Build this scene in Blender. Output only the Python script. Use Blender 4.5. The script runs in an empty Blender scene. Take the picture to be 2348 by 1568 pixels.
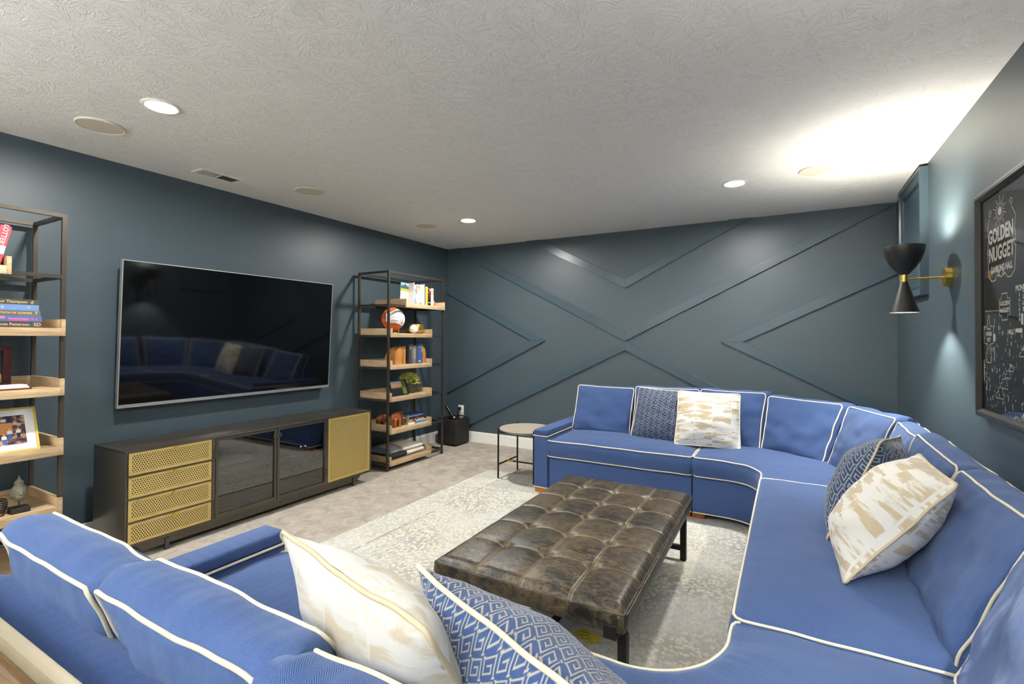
import bpy, bmesh, math, random
from mathutils import Vector, Matrix, noise
random.seed(7)
PI = math.pi
SC = bpy.context.scene
COL = SC.collection

# ---------------------------------------------------------------- camera
cd = bpy.data.cameras.new('camera'); cam = bpy.data.objects.new('camera', cd); COL.objects.link(cam)
R_ = Vector((0.8728627, 0.48794557, 0.00445269)); U_ = Vector((0.00283654, -0.01419857, 0.99989517)); F_ = Vector((-0.48795764, 0.87275857, 0.01377748))
mw = Matrix.Identity(4)
for i in range(3):
    mw[i][0] = R_[i]; mw[i][1] = U_[i]; mw[i][2] = -F_[i]
mw[2][3] = 1.29886
cam.matrix_world = mw
cd.sensor_fit = 'HORIZONTAL'; cd.sensor_width = 36.0
cd.lens = 1111.8547 / 2348 * 36
cd.shift_x = -(1186.042 - 1174) / 2348
cd.shift_y = (759.2684 - 784) / 2348
cd.clip_start = 0.02
SC.camera = cam

# ---------------------------------------------------------------- world, exposure
w = bpy.data.worlds.new('world'); SC.world = w; w.use_nodes = True
w.node_tree.nodes['Background'].inputs[0].default_value = (0.9, 0.95, 1.0, 1)
w.node_tree.nodes['Background'].inputs[1].default_value = 0.0
SC.view_settings.view_transform = 'Standard'; SC.view_settings.look = 'None'
SC.view_settings.gamma = 1; SC.view_settings.use_curve_mapping = False
SC.view_settings.exposure = 0.5
CAN_POWER = 760.0      # emission strength of each recessed lamp's lens
SCONCE_UP, SCONCE_DOWN = 5.2, 45.0
FILL_UPLIGHT = 130.0        # torchiere strength; added, unseen fill behind the camera to brighten the ceiling

XL, XR, YB, YR, H = -3.849, 0.789, 5.048, -3.4, 2.44

# ---------------------------------------------------------------- helpers
WL = {}
def hx(s, m=1.0):
    s = s.lstrip('#'); o = []
    for i in (0, 2, 4):
        c = int(s[i:i+2], 16) / 255
        o.append((c / 12.92 if c <= 0.04045 else ((c + 0.055) / 1.055) ** 2.4) * m)
    return tuple(o) + (1.0,)

class NT:
    def __init__(s, name):
        s.m = bpy.data.materials.new(name); s.m.use_nodes = True
        s.t = s.m.node_tree; s.t.nodes.clear()
        s.out = s.t.nodes.new('ShaderNodeOutputMaterial')
        s.b = s.t.nodes.new('ShaderNodeBsdfPrincipled')
        s.t.links.new(s.b.outputs[0], s.out.inputs[0])
    def put(s, sock, v):
        if isinstance(v, bpy.types.NodeSocket): s.t.links.new(v, sock)
        else: sock.default_value = v
    def n(s, ty, o=0, props=None, **k):
        nd = s.t.nodes.new('ShaderNode' + ty)
        for a, v in (props or {}).items(): setattr(nd, a, v)
        for a, v in k.items():
            a2 = a.replace('_', ' ')
            if a[0] == 'i' and a[1:].isdigit(): s.put(nd.inputs[int(a[1:])], v)
            else: s.put(nd.inputs[a2], v)
        return nd.outputs[o]
    def math(s, op, a, b=0.0, c=0.0, clamp=False):
        return s.n('Math', props=dict(operation=op, use_clamp=clamp), i0=a, i1=b, i2=c)
    def vm(s, op, a, b=(0, 0, 0), o=0):
        return s.n('VectorMath', o=o, props=dict(operation=op), i0=a, i1=b)
    def sep(s, v):
        nd = s.t.nodes.new('ShaderNodeSeparateXYZ'); s.put(nd.inputs[0], v); return nd.outputs
    def comb(s, x, y, z=0.0): return s.n('CombineXYZ', i0=x, i1=y, i2=z)
    def pos(s): return s.n('NewGeometry', o=0)
    def obj(s): return s.n('TexCoord', o=3)
    def uv(s): return s.n('TexCoord', o=2)
    def noise(s, v, scale, detail=3, rough=.5, dist=0.0, o=0):
        return s.n('TexNoise', o=o, Vector=v, Scale=scale, Detail=float(detail), Roughness=rough, Distortion=dist)
    def mix(s, f, a, b):
        nd = s.t.nodes.new('ShaderNodeMix'); nd.data_type = 'RGBA'
        s.put(nd.inputs[0], f); s.put(nd.inputs[6], a); s.put(nd.inputs[7], b); return nd.outputs[2]
    def ramp(s, f, lo, hi, clamp=True):
        return s.n('MapRange', props=dict(clamp=clamp), Value=f, i1=lo, i2=hi)
    def bump(s, h, strength=.3, dist=.005, normal=None):
        k = dict(Strength=strength, Distance=dist, Height=h)
        if normal is not None: k['Normal'] = normal
        s.put(s.b.inputs['Normal'], s.n('Bump', **k))
    def fin(s, col=None, rough=.5, metal=0.0, spec=None, **k):
        if col is not None: s.put(s.b.inputs['Base Color'], col)
        s.put(s.b.inputs['Roughness'], rough); s.put(s.b.inputs['Metallic'], metal)
        if spec is not None: s.put(s.b.inputs['Specular IOR Level'], spec)
        for a, v in k.items(): s.put(s.b.inputs[a.replace('_', ' ')], v)
        return s.m

def plain(name, c, rough=.5, metal=0.0, var=.08, scale=30.0, bump=0.0, bscale=300.0, spec=None):
    t = NT(name); p = t.obj()
    c0 = hx(c) if isinstance(c, str) else c
    a = tuple(x * (1 - var) for x in c0[:3]) + (1,); b = tuple(min(1, x * (1 + var)) for x in c0[:3]) + (1,)
    col = t.mix(t.noise(p, scale, 3), a, b)
    if bump: t.bump(t.noise(p, bscale, 2), bump, .002)
    return t.fin(col, rough, metal, spec)

CACHE = {}
def C(c, rough=.5, metal=0.0):
    k = (c, rough, metal)
    if k not in CACHE: CACHE[k] = plain('finish_' + c.strip('#'), c, rough, metal)
    return CACHE[k]

def box(bm, x0, x1, y0, y1, z0, z1, bev=0.0, seg=2):
    m = Matrix.Translation(((x0+x1)/2, (y0+y1)/2, (z0+z1)/2)) @ Matrix.Diagonal((abs(x1-x0), abs(y1-y0), abs(z1-z0), 1))
    r = bmesh.ops.create_cube(bm, size=1, matrix=m)
    if bev:
        es = {e for v in r['verts'] for e in v.link_edges}
        bmesh.ops.bevel(bm, geom=list(es), offset=bev, segments=seg, affect='EDGES', profile=.5)
    return r['verts']

def tube(bm, pts, r, n=6, closed=False, caps=True):
    pts = [Vector(p) for p in pts]; N = len(pts); rings = []
    up = None
    for i in range(N):
        a = pts[(i-1) % N] if (closed or i > 0) else pts[i]
        b = pts[(i+1) % N] if (closed or i < N-1) else pts[i]
        d = (b - a)
        d = d.normalized() if d.length > 1e-9 else Vector((0, 0, 1))
        if up is None: up = d.orthogonal().normalized()
        up = up - d * up.dot(d)
        up = up.normalized() if up.length > 1e-6 else d.orthogonal().normalized()
        s = d.cross(up)
        rr = r[i] if isinstance(r, (list, tuple)) else r
        rings.append([bm.verts.new(pts[i] + (up*math.cos(2*PI*k/n) + s*math.sin(2*PI*k/n))*rr) for k in range(n)])
    for i in range(N if closed else N-1):
        A, B = rings[i], rings[(i+1) % N]
        off = 0
        if closed and i == N-1:
            off = min(range(n), key=lambda o: (A[0].co - B[o].co).length)
        for k in range(n):
            try: bm.faces.new((A[k], A[(k+1) % n], B[(k+1+off) % n], B[(k+off) % n]))
            except ValueError: pass
    if caps and not closed:
        bm.faces.new(rings[0][::-1]); bm.faces.new(rings[-1])

def cyl(bm, a, b, r0, r1=None, n=24):
    tube(bm, [a, b], [r0, r0 if r1 is None else r1], n)

def lathe(bm, prof, c, n=32, axis='z'):
    """prof: list of (radius, height); open profile, poles closed when radius is 0"""
    rings = []
    for (r, h) in prof:
        ring = []
        for k in range(n if r > 1e-6 else 1):
            a = 2*PI*k/n
            p = (r*math.cos(a), r*math.sin(a), h)
            if axis == 'x': p = (h, r*math.cos(a), r*math.sin(a))
            if axis == 'y': p = (r*math.cos(a), h, r*math.sin(a))
            ring.append(bm.verts.new(Vector(p) + Vector(c)))
        rings.append(ring)
    for A, B in zip(rings, rings[1:]):
        for k in range(n):
            if len(A) == 1 and len(B) == 1: continue
            if len(A) == 1: f = (A[0], B[(k+1) % n], B[k])
            elif len(B) == 1: f = (A[k], A[(k+1) % n], B[0])
            else: f = (A[k], A[(k+1) % n], B[(k+1) % n], B[k])
            bm.faces.new(f)

def ball(bm, c, r, seg=24, sq=(1, 1, 1)):
    bmesh.ops.create_uvsphere(bm, u_segments=seg, v_segments=seg//2, radius=r,
                              matrix=Matrix.Translation(c) @ Matrix.Diagonal((sq[0], sq[1], sq[2], 1)))

def smooth_by_angle(me, ang=.7):
    for p in me.polygons: p.use_smooth = True
    bm = bmesh.new(); bm.from_mesh(me)
    for e in bm.edges:
        if len(e.link_faces) == 2 and e.calc_face_angle(0) > ang: e.smooth = False
    bm.to_mesh(me); bm.free()

def obj(name, bm, mat, parent=None, smooth=None, kind=None, recenter=True, fixn=True, label=None):
    if isinstance(bm, bmesh.types.BMesh):
        if fixn: bmesh.ops.recalc_face_normals(bm, faces=bm.faces[:])
        me = bpy.data.meshes.new(name); bm.to_mesh(me); bm.free()
    else: me = bm
    o = bpy.data.objects.new(name, me); COL.objects.link(o)
    L = Vector((0, 0, 0))
    if recenter and len(me.vertices):
        xs = [v.co for v in me.vertices]
        lo = Vector([min(c[i] for c in xs) for i in range(3)]); hi = Vector([max(c[i] for c in xs) for i in range(3)])
        L = (lo + hi) / 2
        if parent is None: L.z = lo.z
        me.transform(Matrix.Translation(-L))
    WL[o] = L
    if parent is not None:
        o.parent = parent; o.location = L - WL[parent]
    else: o.location = L
    if mat is not None and not me.materials: me.materials.append(mat)
    if smooth is not None: smooth_by_angle(me, smooth)
    if kind: o['kind'] = kind
    if label: o['label'] = label
    return o

def thing(name, loc, label, cat, group=None):
    o = bpy.data.objects.new(name, None); COL.objects.link(o); o.empty_display_size = .05
    o.location = loc; WL[o] = Vector(loc)
    return tag(o, label, cat, group)
def tag(o, label, cat, group=None):
    o['label'] = label; o['category'] = cat
    if group: o['group'] = group
    return o

def bx(name, mat, parent, *a, bev=0.0, **k):
    bm = bmesh.new(); box(bm, *a, bev=bev); return obj(name, bm, mat, parent, smooth=.6 if bev else None, **k)

def text_mesh(body, size, M, extrude=0.0, align='CENTER', sx=1.0, bold=0.0):
    cu = bpy.data.curves.new('lettering', 'FONT'); cu.body = body; cu.size = size; cu.align_x = align; cu.align_y = 'CENTER'
    cu.extrude = extrude; cu.offset = bold*size; cu.resolution_u = 3
    t = bpy.data.objects.new('lettering', cu); COL.objects.link(t)
    dg = bpy.context.evaluated_depsgraph_get(); dg.update()
    me = bpy.data.meshes.new_from_object(t.evaluated_get(dg))
    bpy.data.objects.remove(t); bpy.data.curves.remove(cu)
    me.materials.clear()
    me.transform(M @ Matrix.Diagonal((sx, 1, 1, 1)))
    return me

def frame_mat(o, x, y):
    """matrix whose local x,y axes are the given world directions, origin o"""
    x = Vector(x).normalized(); y = Vector(y).normalized(); z = x.cross(y)
    m = Matrix.Identity(4)
    for i in range(3): m[i][0] = x[i]; m[i][1] = y[i]; m[i][2] = z[i]; m[i][3] = o[i]
    return m

def remeshed(bm, vox, smooth_iter=4):
    me = bpy.data.meshes.new('blob'); bm.to_mesh(me); bm.free()
    t = bpy.data.objects.new('blob', me); COL.objects.link(t)
    r = t.modifiers.new('r', 'REMESH'); r.mode = 'VOXEL'; r.voxel_size = vox
    s = t.modifiers.new('s', 'SMOOTH'); s.iterations = smooth_iter; s.factor = .5
    dg = bpy.context.evaluated_depsgraph_get(); dg.update()
    out = bpy.data.meshes.new_from_object(t.evaluated_get(dg))
    bpy.data.objects.remove(t)
    for p in out.polygons: p.use_smooth = True
    return out

# ---------------------------------------------------------------- materials
def m_wall():
    t = NT('teal_wall_paint'); p = t.pos()
    col = t.mix(t.noise(p, 2.2, 4), hx('#3e4c54'), hx('#44525a'))
    t.bump(t.noise(p, 260, 2), .06, .002)
    return t.fin(col, .42)
def m_trim():
    t = NT('teal_satin_trim_paint'); p = t.pos()
    col = t.mix(t.noise(p, 5, 3), hx('#3a4c57'), hx('#3f515b'))
    t.bump(t.noise(p, 90, 2), .05, .002)
    return t.fin(col, .3)
def m_ceiling():
    t = NT('stomped_ceiling_plaster'); p = t.pos()
    px = t.sep(p); q = t.comb(px[0], px[1], 0.0)
    q2 = t.vm('ADD', q, t.vm('MULTIPLY', t.noise(q, 3.0, 2, o=1), (.06, .06, 0)))
    def rosette(scale, off):
        qq = t.vm('ADD', q2, off)
        vo = t.t.nodes.new('ShaderNodeTexVoronoi'); vo.voronoi_dimensions = '2D'
        t.put(vo.inputs['Vector'], qq); vo.inputs['Scale'].default_value = scale
        d = t.vm('SUBTRACT', qq, vo.outputs['Position']); dx = t.sep(d)
        ang = t.math('ARCTAN2', dx[1], dx[0]); ln = t.vm('LENGTH', d, o=1)
        rc = t.sep(vo.outputs['Color'])[0]
        v = t.comb(t.math('MULTIPLY', ang, 6.5), t.math('MULTIPLY', ln, 11.0), t.math('MULTIPLY', rc, 40.0))
        nn = t.noise(v, 1.0, 3, .6, .5)
        ridge = t.math('SUBTRACT', 1.0, t.math('ABSOLUTE', t.math('MULTIPLY', t.math('SUBTRACT', nn, .5), 16.0)), clamp=True)
        gate = t.ramp(t.noise(v, .6, 1), .42, .58)
        return t.math('MULTIPLY', t.math('MULTIPLY', ridge, gate), t.ramp(ln, .02, .06))
    h = t.math('MAXIMUM', rosette(5.2, (0, 0, 0)), rosette(4.3, (3.3, 1.7, 0)))
    h = t.math('ADD', h, t.math('MULTIPLY', t.noise(q, 70, 3), .35))
    t.bump(h, .5, .005)
    col = t.mix(t.noise(p, .8, 2), hx('#efece6'), hx('#ecece9'))
    return t.fin(col, .75)
def m_carpet():
    t = NT('taupe_carpet_pile'); p = t.pos()
    a = t.noise(p, 9, 5, .65, .8); b = t.noise(p, 260, 2); c = t.noise(p, 45, 3, .6, 1.5)
    f = t.math('ADD', t.math('MULTIPLY', a, .5), t.math('ADD', t.math('MULTIPLY', b, .25), t.math('MULTIPLY', c, .25)))
    col = t.mix(t.ramp(f, .34, .66), hx('#968c80'), hx('#d0c8bc'))
    t.bump(t.math('ADD', b, t.math('MULTIPLY', c, 1.2)), .7, .012)
    return t.fin(col, .95, spec=.1)
def m_rug():
    t = NT('distressed_rug_weave'); p = t.pos(); x, y, _ = t.sep(p)
    q = t.vm('ADD', p, t.vm('MULTIPLY', t.noise(p, 25, 2, o=1), (.03, .03, 0)))
    vo = t.t.nodes.new('ShaderNodeTexVoronoi'); t.put(vo.inputs['Vector'], t.vm('MULTIPLY', q, (1.0, 1.0, 0))); vo.inputs['Scale'].default_value = 46
    spots = t.ramp(vo.outputs['Distance'], .35, .62)
    streak = t.noise(t.vm('MULTIPLY', p, (60, 7, 1)), 1.0, 4, .7, .6)
    big = t.noise(p, 1.7, 3, .6, .4); blue = t.noise(p, 1.1, 2)
    cream = t.mix(t.ramp(big, .4, .62), hx('#d9d3c1'), hx('#d0cdc6'))
    gray = t.mix(t.ramp(blue, .42, .6), hx('#aba9a0'), hx('#99a0a6'))
    col = t.mix(t.math('MULTIPLY', spots, t.ramp(big, .68, .38)), cream, gray)
    fine = t.noise(t.vm('MULTIPLY', p, (120, 35, 1)), 1.0, 3, .6, .3)
    dark = t.math('MULTIPLY', t.ramp(streak, .56, .72), t.ramp(t.noise(p, 3.1, 3), .42, .62))
    col = t.mix(t.math('MULTIPLY', dark, .75), col, hx('#77797a'))
    col = t.mix(t.math('MULTIPLY', t.ramp(fine, .5, .68), .45), col, hx('#9b9c98'))
    # border band along the edges
    ex = t.math('ADD', x, 2.565)
    ey = t.math('SUBTRACT', 4.03, y)
    e = t.math('MINIMUM', ex, ey)
    band = t.math('MULTIPLY', t.ramp(e, .24, .25), t.ramp(e, .275, .265))
    col = t.mix(t.math('MULTIPLY', band, t.math('MULTIPLY', .6, t.ramp(t.noise(p, 14, 3), .45, .58))), col, hx('#85877f'))
    mot = t.math('MULTIPLY', t.ramp(e, .23, .2), t.ramp(t.noise(p, 22, 3, .6, 1.2), .52, .6))
    col = t.mix(t.math('MULTIPLY', mot, .5), col, hx('#a9aca0'))
    t.bump(t.math('ADD', t.noise(p, 160, 2), streak), .35, .004)
    return t.fin(col, .95, spec=.1)
def m_blue():
    t = NT('blue_herringbone_upholstery'); u, v, _ = t.sep(t.uv()); p = t.pos()
    colw = .021
    tri = t.math('MULTIPLY', t.math('ABSOLUTE', t.math('SUBTRACT', t.math('FRACT', t.math('DIVIDE', u, colw * 2)), .5)), colw * 2)
    ph = t.math('MULTIPLY', t.math('ADD', v, t.math('MULTIPLY', tri, 1.5)), 2 * PI / .0052)
    s = t.math('SINE', ph)
    patch = t.ramp(t.noise(t.uv(), 9, 3), .38, .62)
    n1 = t.noise(p, 380, 2); n2 = t.noise(p, 3.5, 3)
    f = t.math('ADD', t.math('MULTIPLY', t.math('MULTIPLY', s, patch), .42), t.math('ADD', t.math('MULTIPLY', n1, .4), t.math('MULTIPLY', n2, .14)))
    col = t.mix(t.ramp(f, -.05, .60), hx('#20345c'), hx('#506796'))
    t.bump(t.math('ADD', t.math('MULTIPLY', s, .5), t.math('MULTIPLY', n1, .7)), .25, .0015)
    return t.fin(col, .85, spec=.15, Sheen_Weight=.3, Sheen_Roughness=.45, Sheen_Tint=hx('#b4c2dc'))
def m_leather():
    t = NT('distressed_brown_leather'); p = t.obj()
    a = t.noise(t.vm('MULTIPLY', p, (1.0, 2.0, 1)), 16, 6, .72, 1.6); b = t.noise(p, 2.6, 3)
    f = t.math('ADD', t.math('MULTIPLY', a, .75), t.math('MULTIPLY', b, .3))
    z = t.sep(p)[2]
    col = t.mix(t.ramp(f, .46, .63), hx('#181613'), hx('#64553d'))
    at = t.n('Attribute', o=2, props=dict(attribute_name='wear'))
    col = t.mix(t.math('MULTIPLY', at, .5), col, hx('#94805c'))
    sc = t.ramp(t.noise(t.vm('MULTIPLY', p, (55, 22, 20)), 1.0, 4, .7, 2.5), .63, .7)
    col = t.mix(t.math('MULTIPLY', sc, .55), col, hx('#a48a63'))
    t.bump(t.math('ADD', t.noise(p, 220, 3), t.math('MULTIPLY', a, .5)), .18, .002)
    return t.fin(col, .42, spec=.5)
def m_wood(name, c0, c1, sc=(9, 2, 9), rough=.55, ax='y'):
    t = NT(name); p = t.obj()
    s = {'y': (26, 2.2, 26), 'z': (26, 26, 2.2), 'x': (2.2, 26, 26)}[ax]
    g = t.noise(t.vm('MULTIPLY', p, s), 1.0, 5, .65, 1.2); h = t.noise(t.vm('MULTIPLY', p, tuple(k * 3.5 for k in s)), 1.0, 3)
    rnd = t.n('ObjectInfo', o=5)
    f = t.math('ADD', t.math('MULTIPLY', g, .75), t.math('ADD', t.math('MULTIPLY', h, .3), t.math('MULTIPLY', t.math('SUBTRACT', rnd, .5), .25)))
    col = t.mix(t.ramp(f, .3, .75), hx(c0), hx(c1))
    t.bump(g, .15, .002)
    return t.fin(col, rough)
def m_key(name, ground, line, gs=.05):
    t = NT(name); u, v, _ = t.sep(t.uv())
    cw = gs
    uu = t.math('DIVIDE', u, cw); vv = t.math('ADD', t.math('DIVIDE', v, cw), t.math('MULTIPLY', uu, .5))
    fu = t.math('FRACT', uu); fv = t.math('FRACT', vv)
    # bend the tops of the spirals so that each key sits in a slanted hexagon
    P = t.comb(fu, fv, 0.0)
    th = .036
    rects = [(.12, .5, th, .40), (.5, .9, .40, th), (.88, .60, th, .32), (.62, .29, .30, th), (.34, .43, th, .18), (.48, .60, .17, th), (.06, .07, .16, th), (.94, .95, .1, th)]
    acc = None
    for cx, cy, hw, hh in rects:
        d = t.sep(t.vm('SUBTRACT', t.vm('ABSOLUTE', t.vm('SUBTRACT', P, (cx, cy, 0))), (hw, hh, 1)))
        m = t.math('MAXIMUM', d[0], d[1])
        acc = m if acc is None else t.math('MINIMUM', acc, m)
    ln = t.ramp(acc, .03, -.03)
    n1 = t.noise(t.pos(), 300, 2)
    g = t.mix(n1, tuple(c * .72 for c in hx(ground)[:3]) + (1,), tuple(c * 1.3 for c in hx(ground)[:3]) + (1,))
    col = t.mix(ln, g, hx(line))
    t.bump(t.math('ADD', t.math('MULTIPLY', ln, -.6), t.math('MULTIPLY', n1, .5)), .5, .003)
    return t.fin(col, .85, spec=.15, Sheen_Weight=.3, Sheen_Roughness=.4)
def m_brush(name='ivory_velvet_with_tan_brushstrokes', lo=.485, hi=.535, c0='#b8a480', c1='#d9ccb0'):
    t = NT(name); u, v, _ = t.sep(t.uv())
    cid = t.math('FLOOR', t.math('DIVIDE', u, .135)); fr = t.math('FRACT', t.math('DIVIDE', u, .135))
    vec = t.comb(t.math('ADD', t.math('MULTIPLY', u, 6.0), t.math('MULTIPLY', cid, 17.3)), t.math('ADD', t.math('MULTIPLY', v, 26.0), t.math('MULTIPLY', cid, 5.7)), 0.0)
    a = t.noise(vec, 1.0, 4, .6, .35)
    st = t.ramp(a, lo, hi)
    gap = t.ramp(t.math('ABSOLUTE', t.math('SUBTRACT', fr, .5)), .492, .475)
    var = t.noise(t.uv(), 20, 3)
    tan = t.mix(var, hx(c0), hx(c1))
    col = t.mix(t.math('MULTIPLY', st, gap), hx('#efece4'), tan)
    t.bump(t.math('ADD', a, t.math('MULTIPLY', t.noise(t.uv(), 120, 2), .3)), .25, .004)
    return t.fin(col, .7, spec=.25, Sheen_Weight=.3)
def m_glass(name, tint, refl=.9, ior=1.52):
    t = NT(name); t.t.nodes.remove(t.b)
    bk = t.n('NewGeometry', o=6)   # the far face of the pane reflects like the near one
    fr = t.n('Fresnel', IOR=t.math('ADD', ior, t.math('MULTIPLY', bk, 1/ior - ior)))
    tr = t.n('BsdfTransparent', Color=tint); gl = t.n('BsdfGlossy', Color=(refl, refl, refl, 1), Roughness=.02)
    mx = t.n('MixShader', Fac=fr, i1=tr, i2=gl)
    t.t.links.new(mx, t.out.inputs[0]); return t.m
def m_emit(name, col, strength):
    t = NT(name); t.put(t.b.inputs['Base Color'], (.8, .8, .8, 1))
    t.put(t.b.inputs['Emission Color'], col); t.put(t.b.inputs['Emission Strength'], strength); return t.m

WALL, TRIM, CEIL, CARPET, RUG = m_wall(), m_trim(), m_ceiling(), m_carpet(), m_rug()
BLUE, LEATHER = m_blue(), m_leather()
OAK = m_wood('weathered_oak', '#8a7154', '#d0b690')
OAKX = m_wood('weathered_oak_end_boards', '#8a7154', '#d0b690', ax='x')
OAKZ = m_wood('orange_stained_wood', '#7a3d16', '#c9752c', ax='z')
ROSEW = m_wood('carved_rosewood', '#240f08', '#c8703a', ax='z', rough=.35)
BENTW = m_wood('live_edge_wood', '#8a461a', '#eab468', ax='z', rough=.4)
GREYW = m_wood('greyed_wood_top', '#82796a', '#a59c8c', ax='x')
KEY_N = m_key('navy_key_jacquard', '#324872', '#b8b3a5', .027)
KEY_D = m_key('dark_key_jacquard', '#2c3a57', '#9aa2aa', .048)
BRUSH = m_brush(); BRUSHP = m_brush('ivory_velvet_faint_tan', .47, .60, '#c4b596', '#ddd3bf')
WELT = plain('cream_welt_cord', '#e6dcc4', .8, bump=.2)
TANW = plain('tan_welt_cord', '#cdbfa0', .8, bump=.2)
BRONZE = plain('bronzed_steel', '#4c463e', .38, .6, var=.12, scale=8)
STEEL = plain('dark_bronze_sheet_metal', '#5a554d', .32, .75, var=.12, scale=5)
BLACKM = plain('black_iron', '#26241f', .5, .5)
BRASS = plain('perforated_brass', '#dcc27a', .4, .55, var=.08)
GOLD = plain('satin_brass', '#cfae52', .3, .9)
WHITEP = plain('white_semigloss_paint', '#eceae4', .4)
BLACKP = plain('black_plastic', '#141414', .35)
SILVER = plain('brushed_silver', '#c9c7c2', .3, .8)
GLASS = m_glass('clear_pane', (.97, .97, .97, 1), refl=.5); SMOKE = m_glass('smoked_pane', (.55, .55, .55, 1), ior=1.95)

# ---------------------------------------------------------------- room shell
T = .1
def shell(name, mat, *a):
    return bx(name, mat, None, *a, kind='structure', recenter=False)
floor = shell('floor', CARPET, XL-T, XR+T, YR-T, YB+T, -T, 0)
ceiling = shell('ceiling', CEIL, XL-T, XR+T, YR-T, YB+T, H, H+T)
wall_left = shell('wall_left', WALL, XL-T, XL, YR, YB, 0, H)
wall_back = shell('wall_back', WALL, XL-T, XR+T, YB, YB+T, 0, H)
wall_right = shell('wall_right', WALL, XR, XR+T, YR, YB, 0, H)
wall_rear = shell('wall_rear', plain('pale_rear_wall_paint', '#dcd8d0', .6), XL-T, XR+T, YR-T, YR, 0, H)
def baseboard(name, x0, x1, y0, y1, dx, dy):
    bm = bmesh.new()
    box(bm, x0, x1, y0, y1, 0, .105)
    box(bm, x0 + max(dx, 0)*.4 - 0, x1 + min(dx, 0)*.4, y0 + max(dy, 0)*.4, y1 + min(dy, 0)*.4, .105, .128, bev=.003)
    return obj(name, bm, WHITEP, kind='structure', recenter=False)
baseboard('baseboard_back', XL, XR, YB-.016, YB, 0, .016)
baseboard('baseboard_left', XL, XL+.016, YR, YB-.016, -.016, 0)
baseboard('baseboard_right', XR-.016, XR, YR, YB-.016, .016, 0)

# chevron boards on the back wall (pieces of that wall)
def board(pts):
    """outline in (x,z), 18 mm proud of the back wall"""
    bm = bmesh.new()
    a = [bm.verts.new((x, YB-.022, z)) for x, z in pts]; b = [bm.verts.new((x, YB+.002, z)) for x, z in pts]
    bm.faces.new(a); bm.faces.new(b[::-1])
    for i in range(len(pts)): bm.faces.new((a[i], b[i], b[(i+1) % len(pts)], a[(i+1) % len(pts)]))
    bmesh.ops.recalc_face_normals(bm, faces=bm.faces[:])
    bmesh.ops.bevel(bm, geom=[e for e in bm.edges if all(v.co.y < YB-.01 for v in e.verts)], offset=.0015, segments=1, affect='EDGES')
    return obj('trim_board', bm, TRIM, wall_back, recenter=False)
WL[wall_back] = Vector((0, 0, 0))
def clipz(x0, z0, x1, z1, zt):  # point on the line at height zt
    return (x0 + (x1-x0)*(zt-z0)/(z1-z0), zt)
hv = .096; k = .505; zc = 1.27
XC = -1.507
def arm(xs, zlo, sgn, slope, xe, ztop=H, zbot=.128, mitre=True):
    """one board starting with a vertical mitre at xs (lower edge height zlo), running to xe"""
    pts = [(xs, zlo), (xs, zlo+hv)]
    z1 = zlo + hv + slope*abs(xe-xs); z0 = zlo + slope*abs(xe-xs)
    lim = ztop if slope > 0 else zbot
    far = []
    for z_s, z_e in ((zlo+hv, z1), (zlo, z0)):
        if (slope > 0 and z_e > lim) or (slope < 0 and z_e < lim):
            f = (lim - z_s)/(z_e - z_s); far.append((xs + (xe-xs)*f, lim))
        else: far.append((xe, z_e))
    return board(pts[:1] + [pts[1]] + far)
arm(XC, zc, -1, k, XL); arm(XC, zc, 1, k, XR)                 # upper half of the X
arm(XC, zc-hv, -1, -k*.965, XL); arm(XC, zc-hv, 1, -k*.965, XR) # lower half
arm(XC, 1.832, -1, .505, XL); arm(XC, 1.832, 1, .505, XR)     # small V above
s2 = .492
def chev(tip, sgn, xe):
    tin = tip + sgn*hv/s2; d = abs(xe-tip)*s2; di = abs(xe-tin)*s2
    board([(tip, zc), (tin, zc), (xe, zc+di), (xe, zc+d)])
    board([(tip, zc), (xe, zc-d), (xe, zc-di), (tin, zc)])
chev(-2.445, -1, XL); chev(-.568, 1, XR)

# raised panel (moulded frame) high on the right wall
def rail(name, a0, a1, c0, c1, prof_in, parent=None):
    pass
def panel_frame(y0, y1, z0, z1, w, parent):
    bm = bmesh.new()
    prof = [(0, 0), (0, .045), (w*.25, .045), (w*.35, .034), (w*.7, .030), (w*.8, .036), (w, .036), (w, 0)]
    names = []
    cs = [((y0, z0), (1, 1)), ((y1, z0), (-1, 1)), ((y1, z1), (-1, -1)), ((y0, z1), (1, -1))]
    for i in range(4):
        b2 = bmesh.new()
        (ay, az), (sy, sz) = cs[i]; (by, bz), (ty, tz) = cs[(i+1) % 4]
        A = [b2.verts.new((XR - d, ay + sy*o, az + sz*o)) for o, d in prof]
        B = [b2.verts.new((XR - d, by + ty*o, bz + tz*o)) for o, d in prof]
        n = len(prof)
        for j in range(n): b2.faces.new((A[j], A[(j+1) % n], B[(j+1) % n], B[j]))
        b2.faces.new(A); b2.faces.new(B[::-1])
        obj('moulding', b2, TRIM, parent)
    bm.free()
trim1 = bpy.data.objects.new('trim_1', None); COL.objects.link(trim1); WL[trim1] = Vector((XR, 4.345, 1.59)); trim1.location = WL[trim1]; trim1['kind'] = 'structure'
panel_frame(4.0, 4.69, 1.59, 2.42, .075, trim1)
bx('panel', TRIM, trim1, XR-.02, XR, 4.07, 4.62, 1.66, 2.35)

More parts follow.
